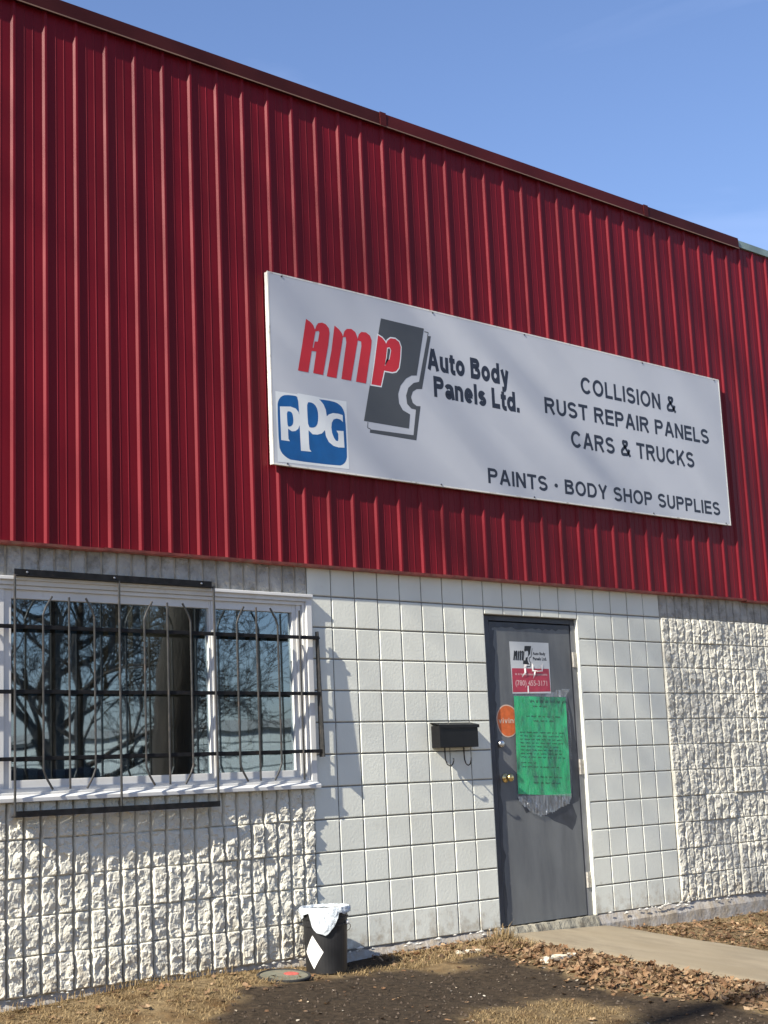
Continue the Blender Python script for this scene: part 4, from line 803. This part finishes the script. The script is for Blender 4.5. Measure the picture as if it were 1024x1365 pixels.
nk(b.build('paper', M['paper'], N, smooth=True))
b = MB(); rr = random.Random(12)
lines = [(.05, .30, .95, .030), (.10, .35, .62, .02), (.205, .22, .85, .016), (.25, .35, .68, .016)]+[(.37+.036*i, .08, .80+.12*rr.random(), .014) for i in range(8)]+[(.68, .08, .35, .012), (.72, .10, .75, .013), (.82, .30, .80, .016), (.88, .30, .75, .018)]
for v, u0, u1, h in lines:
    u = u0
    while u < u1:
        wl = rr.uniform(.04, .11); n_ = max(2, int(wl/.0115)); q = u
        for k in range(n_):        # scribbled strokes of a word
            zz = h*(.55 if k % 2 else -.55); p0 = gpt(q, v+zz*rr.uniform(.5, 1.2)); p1 = gpt(q+rr.uniform(.006, .014), v-zz*rr.uniform(.4, 1.3))
            d = Vector((p1[0]-p0[0], p1[1]-p0[1])); nrm = Vector((-d.y, d.x)).normalized()*.0016
            vs = [(p0[0]+nrm.x, 0, p0[1]+nrm.y), (p0[0]-nrm.x, 0, p0[1]-nrm.y), (p1[0]-nrm.x, 0, p1[1]-nrm.y), (p1[0]+nrm.x, 0, p1[1]+nrm.y)]
            b.add([(x_, YL-wob(x_, z_)-.0008, z_) for x_, _, z_ in vs], [(0,1,2,3)]); q += .0115
        u += wl+.025
nk(b.build('handwriting', M['ink'], N))
xs2 = [p[0] for p in DIG['sleeve']]; zs2 = [p[1] for p in DIG['sleeve']]
b = MB(); n1, n2 = 76, 110; idx = {}
pol = [(x-.010 if x < 1.9 else x, z) for x, z in DIG['sleeve']]
for j in range(n2+1):
    for i in range(n1+1):
        x = min(xs2)+(max(xs2)-min(xs2))*i/n1; z = min(zs2)+(max(zs2)-min(zs2))*j/n2
        if sdist((x, z), pol) > -.004+.012*noise.noise(Vector((x*40, z*6, 1))):
            idx[i, j] = len(b.v); b.v.append((x, YL-.012-.004*noise.noise(Vector((x*14, z*5, 2)))-.003*noise.noise(Vector((x*45, z*12, 2))), z))
for j in range(n2):
    for i in range(n1):
        q = [(i, j), (i+1, j), (i+1, j+1), (i, j+1)]
        if all(k in idx for k in q): b.f.append(tuple(idx[k] for k in q))
slv = nk(b.build('clear_sleeve', M['plastic'], N, smooth=True)); slv.data.materials.append(M['tape'])
for p in slv.data.polygons:
    if p.center.z < .872 or (p.center.z > 1.572 and p.center.x > 2.02): p.material_index = 1

# ---------------------------------------------------------------- mailbox
MX = empty('mailbox', (1.01, 0, 1.22)); tag(MX, 'small black wall mailbox with two newspaper hooks beside the door', 'mailbox')
def mk(o): o.location = (-1.01, 0, -1.22); return o
b = MB(); b.box(.830, 1.193, -.082, .0005, 1.222, 1.368); mk(b.build('body', M['mailbox'], MX, bevel=.003))
b = MB(); x0_, x1_ = .822, 1.201
b.add([(x0_,.0,1.392),(x1_,.0,1.392),(x1_,-.090,1.373),(x0_,-.090,1.373),(x0_,.0,1.388),(x1_,.0,1.388),(x1_,-.090,1.369),(x0_,-.090,1.369),(x0_,-.090,1.352),(x1_,-.090,1.352),(x1_,-.0875,1.352),(x0_,-.0875,1.352),(x1_,-.0875,1.369),(x0_,-.0875,1.369)],
      [(0,3,2,1),(4,5,12,13),(0,1,5,4),(1,2,6,5),(3,0,4,7),(3,8,9,2),(8,11,10,9),(11,13,12,10),(2,9,10,12),(3,13,11,8)])
mk(b.build('lid', M['mailbox'], MX))
for x, tw in ((.915, .55), (1.095, .12)):
    pts = [(0, 1.224), (0, 1.17), (.002, 1.14), (.012, 1.112), (.030, 1.100), (.048, 1.108), (.056, 1.128), (.058, 1.150)]
    b = MB(); b.tube([(x+math.sin(tw)*p, -.035-math.cos(tw)*p, z) for p, z in pts], .0045, 8)
    mk(b.build('hook', M['mailbox'], MX, smooth=True))

# ---------------------------------------------------------------- pail, bag, lid, scraps
bx, by = -.325, -.215; bz = base_z(bx, by)-.004
P = empty('bucket', (bx, by, bz)); tag(P, 'black plastic pail with a white diamond label against the wall', 'bucket')
prof = [(.118, 0), (.121, .004), (.131, .27), (.139, .272), (.139, .282), (.132, .284), (.133, .31), (.141, .312), (.141, .322), (.134, .324), (.135, .352), (.142, .354), (.142, .366), (.134, .366), (.126, .34), (.112, .012)]
b = MB(); b.lathe(prof, 40); b.build('body', M['pail'], P, smooth=False)
b = MB(); n = 10; ca = math.radians(-166); s_ = .062         # label wraps the wall of the pail
for j in range(n+1):
    for i in range(n+1):
        u, v = i/n-.5, j/n-.5; du = (u-v); dv = (u+v); th_ = ca+du*.062/.128*1.05; z = .128+dv*.080*1.2; r = .1215+.0000+.037*z+.0012
        b.v.append((r*math.cos(th_), r*math.sin(th_), z))
for j in range(n):
    for i in range(n): a = j*(n+1)+i; b.f.append((a, a+1, a+n+2, a+n+1))
b.build('label', M['label'], P)
th_ = math.radians(-62); hx, hy = .139*math.cos(th_), .139*math.sin(th_)
b = MB(); b.lathe([(.013, 0), (.013, .006), (.006, .012)], 12); o = b.build('handle_ear', M['label'], P); o.location = (hx, hy, .287); o.rotation_euler = (math.pi/2, 0, th_+math.pi/2)
pts = []
for i in range(15):
    t = math.pi*i/14; a = Vector((math.cos(th_), math.sin(th_), 0))*math.cos(t)*.148; dn = Vector((-math.sin(th_), math.cos(th_), 0))
    d = (dn*.72)+Vector((0, 0, -.42)); pts.append(a+dn*.0+Vector((0, 0, .287))+d*math.sin(t)*.165)
pts = [Vector((hx, hy, .287))*1.0+Vector((.0, 0, 0))]
for i in range(1, 13):
    ang = th_+i*math.radians(14); r = .150; z = .287-.085*math.sin(i/13*math.pi/1.1); pts.append(Vector((r*math.cos(ang), r*math.sin(ang), z)))
b = MB(); b.tube(pts, .0024, 6); b.build('handle', M['steel'], P, smooth=True)
# bag draped over the rim
b = MB(); n = 72; rows = 16
for i in range(n):
    th_ = 2*math.pi*i/n; deg = math.degrees(th_)
    d = (deg-226+180) % 360-180
    drop = .035+.012*noise.noise(Vector((math.cos(th_)*3, math.sin(th_)*3, 1)))
    if abs(d) < 36: drop += .118*(math.cos(d/36*math.pi/2))**.6
    d2 = (deg-160+180) % 360-180
    if abs(d2) < 14: drop += .03*math.cos(d2/14*math.pi/2)
    for j in range(rows):
        if j < 5: t = j/4; r = .126+.012*t; z = .26+.118*t
        elif j == 5: r = .146; z = .382+.004*noise.noise(Vector((i*.5, 0, 0)))
        else: t = (j-5)/(rows-6); r = .149+.004*math.sin(t*3)+.009*noise.noise(Vector((math.cos(th_)*11, math.sin(th_)*11, t*1.3)))+.005*noise.noise(Vector((math.cos(th_)*30, math.sin(th_)*30, t*3))); z = .380-drop*t-.008*t*noise.noise(Vector((i*.4, t*2, 5)))
        if j > 5 and z > .352 and False: pass
        b.v.append((r*math.cos(th_), r*math.sin(th_), z))
for i in range(n):
    for j in range(rows-1): a = i*rows+j; c = ((i+1) % n)*rows+j; b.f.append((a, c, c+1, a+1))
o = b.build('plastic_bag', M['bag'], None, smooth=True); o.location = (bx, by, bz); tag(o, 'white plastic liner bag folded over the rim of the black pail', 'bag')
lx, ly = -.715, -.30; lz = base_z(lx, ly)+.006
Lh = empty('pail_cover', (lx, ly, lz)); tag(Lh, 'dusty round pail lid lying on the soil left of the pail', 'lid'); Lh.rotation_euler = (.11, -.02, 0)
b = MB(); b.lathe([(.152, 0), (.155, .004), (.155, .013), (.150, .016), (.143, .016), (.141, .009), (.02, .009)], 40); b.build('rim', M['tyre'], Lh)
b = MB(); b.lathe([(.1405, .0095), (.14, .0105), (.03, .0112), (.001, .0112)], 40); b.build('disc', M['lid'], Lh)
b = MB(); b.lathe([(.045, .0117), (.040, .0135), (.001, .0137)], 18, (.058, .005, 0)); b.build('label', M['lid_red'], Lh)
def scrap(x, y, l, w_, h, rz, lab, seed):
    b = MB(); r_ = random.Random(seed); n = 12; z = base_z(x, y)
    top = []; bot = []
    for i in range(n):
        t = 2*math.pi*i/n; sx = l/2*(abs(math.cos(t))**.5)*(1 if math.cos(t) > 0 else -1)*r_.uniform(.85, 1.1); sy = w_/2*(abs(math.sin(t))**.5)*(1 if math.sin(t) > 0 else -1)*r_.uniform(.8, 1.1)
        top.append((sx, sy, h*r_.uniform(.75, 1.1))); bot.append((sx*1.03, sy*1.03, -.01))
    b.add(top+bot, [tuple(range(n))]+[(i, i+n, (i+1) % n+n, (i+1) % n) for i in range(n)])
    o = b.build('cardboard_scrap', M['scrap'], None); o.location = (x, y, z); o.rotation_euler = (.08, 0, rz); tag(o, lab, 'scrap', 'pale scraps lying near the path'); return o
scrap(1.06, -.80, .36, .085, .022, .13, 'larger pale cardboard scrap among the dead leaves by the path', 3)
scrap(.80, -.275, .17, .05, .012, -.35, 'thin pale scrap lying near the foundation left of the door', 6)
# red-brown stain on the last block by the pail
# ---------------------------------------------------------------- leaves, grass, litter
def pathy(x): return PX0-.03 < x < PX1+.03
leafm = island_mat('dead leaves', [(.06,.035,.02),(.21,.125,.065),(.13,.07,.037),(.28,.19,.11),(.10,.055,.03),(.33,.235,.145),(.17,.10,.055),(.23,.15,.09),(.08,.05,.03),(.19,.10,.05)])
def leaves(name, n, sampler, smin, smax, seed, m=leafm, lift=.03, tilt=.6):
    r_ = random.Random(seed); b = MB(); c = 0
    while c < n:
        p = sampler(r_)
        if p is None: continue
        c += 1; x, y, pile = p; s_ = r_.uniform(smin, smax)*(1-.35*r_.random()); a = r_.uniform(0, 6.28)
        z = gz(x, y)+(.02 if pathy(x) else 0)+r_.random()**2*lift*pile+.004
        rot = Matrix.Rotation(a, 3, 'Z') @ Matrix.Rotation(r_.gauss(0, tilt)*pile, 3, 'X') @ Matrix.Rotation(r_.gauss(0, tilt)*pile, 3, 'Y')
        cu = r_.uniform(-.4, .7); pts = []
        # lobed, curled leaf
        prof_ = [(-.5, .05), (-.28, .30), (-.12, .20), (.02, .38), (.18, .20), (.34, .16), (.55, .0)]
        L_ = [(u, v*r_.uniform(.7, 1.2)) for u, v in prof_]; Rr_ = [(u, -v*r_.uniform(.7, 1.2)) for u, v in prof_[:-1]]
        for u, v in L_+Rr_: pts.append(rot @ Vector((u*s_, v*s_, cu*s_*(u*u*1.2+v*v*2.5)))+Vector((x, y, z)))
        for u in (-.5, -.1, .3): pts.append(rot @ Vector((u*s_, 0, cu*s_*u*u*1.2-.02*s_))+Vector((x, y, z)))
        o_ = len(b.v); b.v += [tuple(q) for q in pts]
        ml = [13, 13, 14, 14, 15, 15, 6]
        F_ = [(0,1,13),(1,2,14,13),(2,3,14),(3,4,15,14),(4,5,15),(5,6,15),(8,7,13),(9,8,13,14),(10,9,14),(11,10,14,15),(12,11,15),(6,12,15)]
        b.f += [tuple(k+o_ for k in f) for f in F_]
    o = b.build(name, m, None, kind='stuff'); return o
LIT = [(.88,-.3),(1.36,-.40),(1.39,-1.29),(1.39,-2.2),(1.39,-3.4),(.90,-3.2),(.86,-2.4),(.60,-1.55),(.74,-1.24),(.84,-.7)]
def s_left(r_):
    x, y = r_.uniform(.45, 1.45), r_.uniform(-3.6, -.2); d = sdist((x, y), LIT)
    if d > -.02 or r_.random() < math.exp(d/.06)*.5: return x, y, 1 if d > .03 else .6
def s_right(r_):
    x, y = r_.uniform(2.5, 6.2), -abs(r_.random())*4.0
    if y > -.04 or x < 2.56+r_.random()*.08: return
    if noise.noise(Vector((x*1.6, y*1.6, 2))) < -.05-.6*max(0, 1-abs(x-2.75)/.5) and r_.random() < .6: return
    return x, y, .8
def s_wall(r_):
    x, y = r_.uniform(.15, 1.35), -.04-r_.random()**1.5*.3
    return x, y, .7
def s_soil(r_):
    x, y = r_.uniform(-2.4, 1.4), r_.uniform(-3.6, -.1)
    return x, y, .25
def s_lw(r_):
    x = r_.uniform(-2.5, -.5); y = -.06-r_.random()**1.3*.5; return x, y, .4
tag(leaves('leaf_litter', 2900, s_left, .018, .066, 1, lift=.028), 'brown dead leaves drifted along the left edge of the path', 'leaves')
tag(leaves('leaf_litter', 7500, s_right, .018, .062, 2, lift=.028, tilt=.5), 'thick tan leaf litter right of the concrete path', 'leaves')
tag(leaves('leaf_litter', 260, s_wall, .02, .055, 3), 'loose leaves along the foundation between pail and door', 'leaves')
tag(leaves('leaf_litter', 230, s_soil, .02, .055, 4, lift=.0), 'scattered single leaves on the dark soil', 'leaves')
tag(leaves('leaf_litter', 150, s_lw, .02, .06, 6), 'few leaves under the window at the wall foot', 'leaves')
palem = island_mat('pale litter', [(.30,.25,.18),(.5,.45,.36),(.22,.17,.12),(.42,.36,.28),(.6,.55,.48)])
tag(leaves('pale_litter', 260, s_soil, .010, .032, 5, m=palem, lift=0), 'small pale bits of litter on the dark soil', 'litter')
for (x, y, s_) in ():
    pass
# soil clods
def clods(n, sampler, seed, smin, smax, m, name):
    r_ = random.Random(seed); b = MB(); c = 0
    while c < n:
        p = sampler(r_)
        if p is None: continue
        c += 1; x, y, _ = p; s_ = smin+(smax-smin)*r_.random()**3; cc = Vector((x, y, gz(x, y)+s_*.2)); vs = []
        for a in ((1,0,0),(-1,0,0),(0,1,0),(0,-1,0),(0,0,1),(0,0,-1)): vs.append(cc+Vector(a)*s_*r_.uniform(.5, 1.1))
        b.add(vs, [(0,2,4),(2,1,4),(1,3,4),(3,0,4),(2,0,5),(1,2,5),(3,1,5),(0,3,5)])
    return b.build(name, m, None, kind='stuff')
def s_d(r_):
    x, y = r_.uniform(-2.3, 1.0), r_.uniform(-3.6, -.05)
    return (x, y, 1) if darkness(x, y) > .4 else None
tag(clods(3500, s_d, 3, .003, .014, island_mat('soil clods', [(.02,.015,.011),(.05,.038,.028),(.08,.06,.045),(.03,.022,.016)]), 'soil_clods'), 'dark crumbly clods on the bare soil', 'soil')
# dry grass
grassm = island_mat('dry grass', [(.25,.175,.085),(.16,.105,.05),(.34,.25,.13),(.11,.08,.04),(.28,.20,.10)])
def grass(name, n, sampler, hmin, hmax, seed, flat_=1.0):
    r_ = random.Random(seed); b = MB(); c = 0
    while c < n:
        p = sampler(r_)
        if p is None: continue
        c += 1; x, y, k = p; h = r_.uniform(hmin, hmax)*k; a = r_.uniform(0, 6.28); wd = .0016; ln = flat_*r_.uniform(.5, 1.6)*h
        z = gz(x, y)-.002; dx_, dy_ = math.cos(a), math.sin(a); px, py = -dy_*wd, dx_*wd
        m1 = (x+dx_*ln*.4, y+dy_*ln*.4, z+h*.7); tp = (x+dx_*ln, y+dy_*ln, z+h*r_.uniform(.6, 1))
        b.add([(x-px, y-py, z), (x+px, y+py, z), (m1[0]+px*.8, m1[1]+py*.8, m1[2]), (m1[0]-px*.8, m1[1]-py*.8, m1[2]), tp], [(0,1,2,3), (3,2,4)])
    return b.build(name, grassm, None, kind='stuff')
def g_left(r_):
    x, y = r_.uniform(-2.9, .2), -.02-r_.random()*2.0
    if darkness(x, y) > .35: return
    if noise.noise(Vector((x*3, y*3, 6))) < -.15 and r_.random() < .8: return
    return x, y, 1
def g_patch(r_):
    x, y = r_.uniform(-1.2, .7), r_.uniform(-3.2, -1.2)
    if sdist((x, y), PATCH) < -.03 or darkness(x, y) > .6: return
    return x, y, .8
def g_right(r_):
    x, y = r_.uniform(2.6, 5.6), -.03-r_.random()*2.4
    if noise.noise(Vector((x*1.6, y*1.6, 2))) > .08: return
    return x, y, 1
def g_mid(r_):
    x, y = r_.uniform(-.2, 1.36), -.03-r_.random()*.42
    if darkness(x, y) > .5: return
    return x, y, 1 if x < 1 else 1.3
tag(grass('dry_grass', 12000, g_left, .008, .026, 1, 1.8), 'short straw coloured grass under the barred window', 'grass')
tag(grass('dry_grass', 3500, g_patch, .006, .016, 2, 1.5), 'thin dead grass patch in the dark soil', 'grass')
tag(grass('dry_grass', 5000, g_right, .012, .035, 3, 1.4), 'dead grass between leaves right of the path', 'grass')
tag(grass('dry_grass', 2600, g_mid, .012, .04, 4, 1.2), 'straw grass at the foot of the smooth wall', 'grass')
def g_tuft(r_):
    a = r_.gauss(0, .05); return 1.30+a, -.10+r_.gauss(0, .04), 1
tag(grass('dry_grass', 160, g_tuft, .04, .13, 8, .5), 'tall straw tuft at the left corner of the doorstep', 'grass')
def g_wf(r_):
    return r_.uniform(-2.4, -.9), -.03-r_.random()*.05, 1
tag(grass('dry_grass', 420, g_wf, .02, .07, 9, .6), 'thin grass growing along the foundation under the window', 'grass')

# ---------------------------------------------------------------- trees in front of the shop (reflected in the glass, shading the wall)
def tree(base, height, r0, seed, lean, depth, lab, spread=.55, first=.3, twig=.004, sides=5, nb=13):
    r_ = random.Random(seed); t = empty('bare_tree', base); tag(t, lab, 'tree', 'leafless trees round the lot')
    tr = MB(); cr = MB()
    P_ = []; rad = []; n = 9; d = Vector((lean[0], lean[1], 1)).normalized(); p = Vector((0, 0, -.2))
    for i in range(n+1):
        P_.append(p.copy()); rad.append(r0*(1-.75*i/n)*(1.25 if i == 0 else 1)); p += d*height*.72/n; d = (d+Vector((r_.gauss(0, .06), r_.gauss(0, .06), 0))).normalized()
    tr.tube(P_, rad, 12)
    def branch(p, d, ln, r, lev):
        n = 5 if lev < 3 else 3; pts = [p.copy()]; rs = [r]
        for i in range(n):
            d = (d+Vector((r_.gauss(0, .16), r_.gauss(0, .16), r_.gauss(.04, .12)))).normalized(); p = p+d*ln/n; pts.append(p.copy()); rs.append(max(twig, r*(1-.6*(i+1)/n)))
        cr.tube(pts, rs, sides if lev < 2 else 3, caps=False)
        if lev >= depth: return
        k = (4 if lev < 3 else 3)
        for i in range(k):
            q = r_.uniform(.35, 1); j = min(n-1, int(q*n)); s = pts[j].lerp(pts[j+1], q*n-j if j < n-1 or q < 1 else 1)
            a = r_.uniform(0, 6.28); o_ = d.orthogonal().normalized(); o_.rotate(Matrix.Rotation(a, 3, d)); nd = (d*(1-spread*.5)+o_*r_.uniform(.5, 1)*spread*1.3).normalized()
            branch(s, nd, ln*r_.uniform(.5, .75), max(twig, rs[j]*.62), lev+1)
    for i in range(nb):
        q = first+(1-first)*(i+.5)/nb; j = min(n-1, int(q*n)); s = P_[j].lerp(P_[j+1], q*n-j); a = i*2.4+r_.uniform(-.4, .4)
        nd = Vector((math.cos(a), math.sin(a), r_.uniform(.35, .9))).normalized(); branch(s, nd, height*r_.uniform(.22, .34)*(1.15-.5*q), rad[j]*.55, 0)
    branch(P_[-1], d, height*.3, rad[-1], 0)
    tr.build('trunk', M['bark'], t, smooth=True); cr.build('crown', M['bark'], t, smooth=True)
    return t
tree((4.95, -9.2, -.62), 11, .36, 4, (.02, 0), 3, 'thick trunked leafless tree in front of the parking lot', first=.7)
tree((10.2, -20, -.62), 10, .16, 52, (-.08, .03), 5, 'small spreading leafless tree nearest the parked van', first=.08, twig=.005)
tree((12.2, -25, -.62), 13, .24, 11, (.06, .02), 5, 'slender leaning leafless tree beyond the parking lot', first=.12, twig=.006)
tree((7.9, -27, -.62), 12, .22, 21, (-.05, .02), 5, 'leafless tree left of the leaning one across the lot', first=.10, twig=.006)
tree((-16.6, -4.3, -.62), 24, .26, 33, (.03, .01), 3, 'tall leafless tree beside the shop towards the sun', spread=.6, first=.92, twig=.010, nb=9)
# low pale building across the street, parked vehicle
A = empty('warehouse', (24, -40, -.62)); A.rotation_euler = (0, 0, math.radians(64)); tag(A, 'low pale warehouse with horizontal siding across the street', 'building')
b = MB(); b.box(-24, 24, -8, 0, 0, 3.6); b.build('wall', M['siding'], A)
for k in range(8):
    b = MB(); b.box(-24, 24, .001, .05, .2+k*.42, .2+k*.42+.30); b.build('siding_board', M['siding'], A)
b = MB(); b.box(-24.3, 24.3, -8.3, .3, 3.61, 3.9); b.build('roof', M['roofm'], A)
V = empty('parked_van', (6.1, -14, -.62)); tag(V, 'dark van parked with its rear towards the shop', 'van')
b = MB(); pr = [(-.15, .35), (-.12, 1.2), (-.32, 2.05), (-3.3, 2.1), (-4.0, 1.35), (-4.9, 1.15), (-5.0, .4)]
n = len(pr); b.add([(-1, y_, z_) for y_, z_ in pr]+[(1, y_, z_) for y_, z_ in pr], [tuple(range(n)), tuple(range(2*n-1, n-1, -1))]+[(i, (i+1) % n, (i+1) % n+n, i+n) for i in range(n)])
b.build('body', M['carp'], V, bevel=.08, smooth=False)
for sx in (-1, 1):
    for yy in (-1.0, -4.0):
        b = MB(); b.tube([(sx*.78, yy, .36), (sx*1.02, yy, .36)], .36, 20); b.build('wheel', M['tyre'], V)
    b = MB(); b.box(sx*.88-.08, sx*.88+.08, -.13, -.10, .9, 1.3); b.build('tail_light', M['tail'], V)
b = MB(); b.add([(-.8, -.11, 1.3), (.8, -.11, 1.3), (.75, -.29, 1.95), (-.75, -.29, 1.95)], [(0,1,2,3)]); b.build('rear_window', M['dark_in'], V)
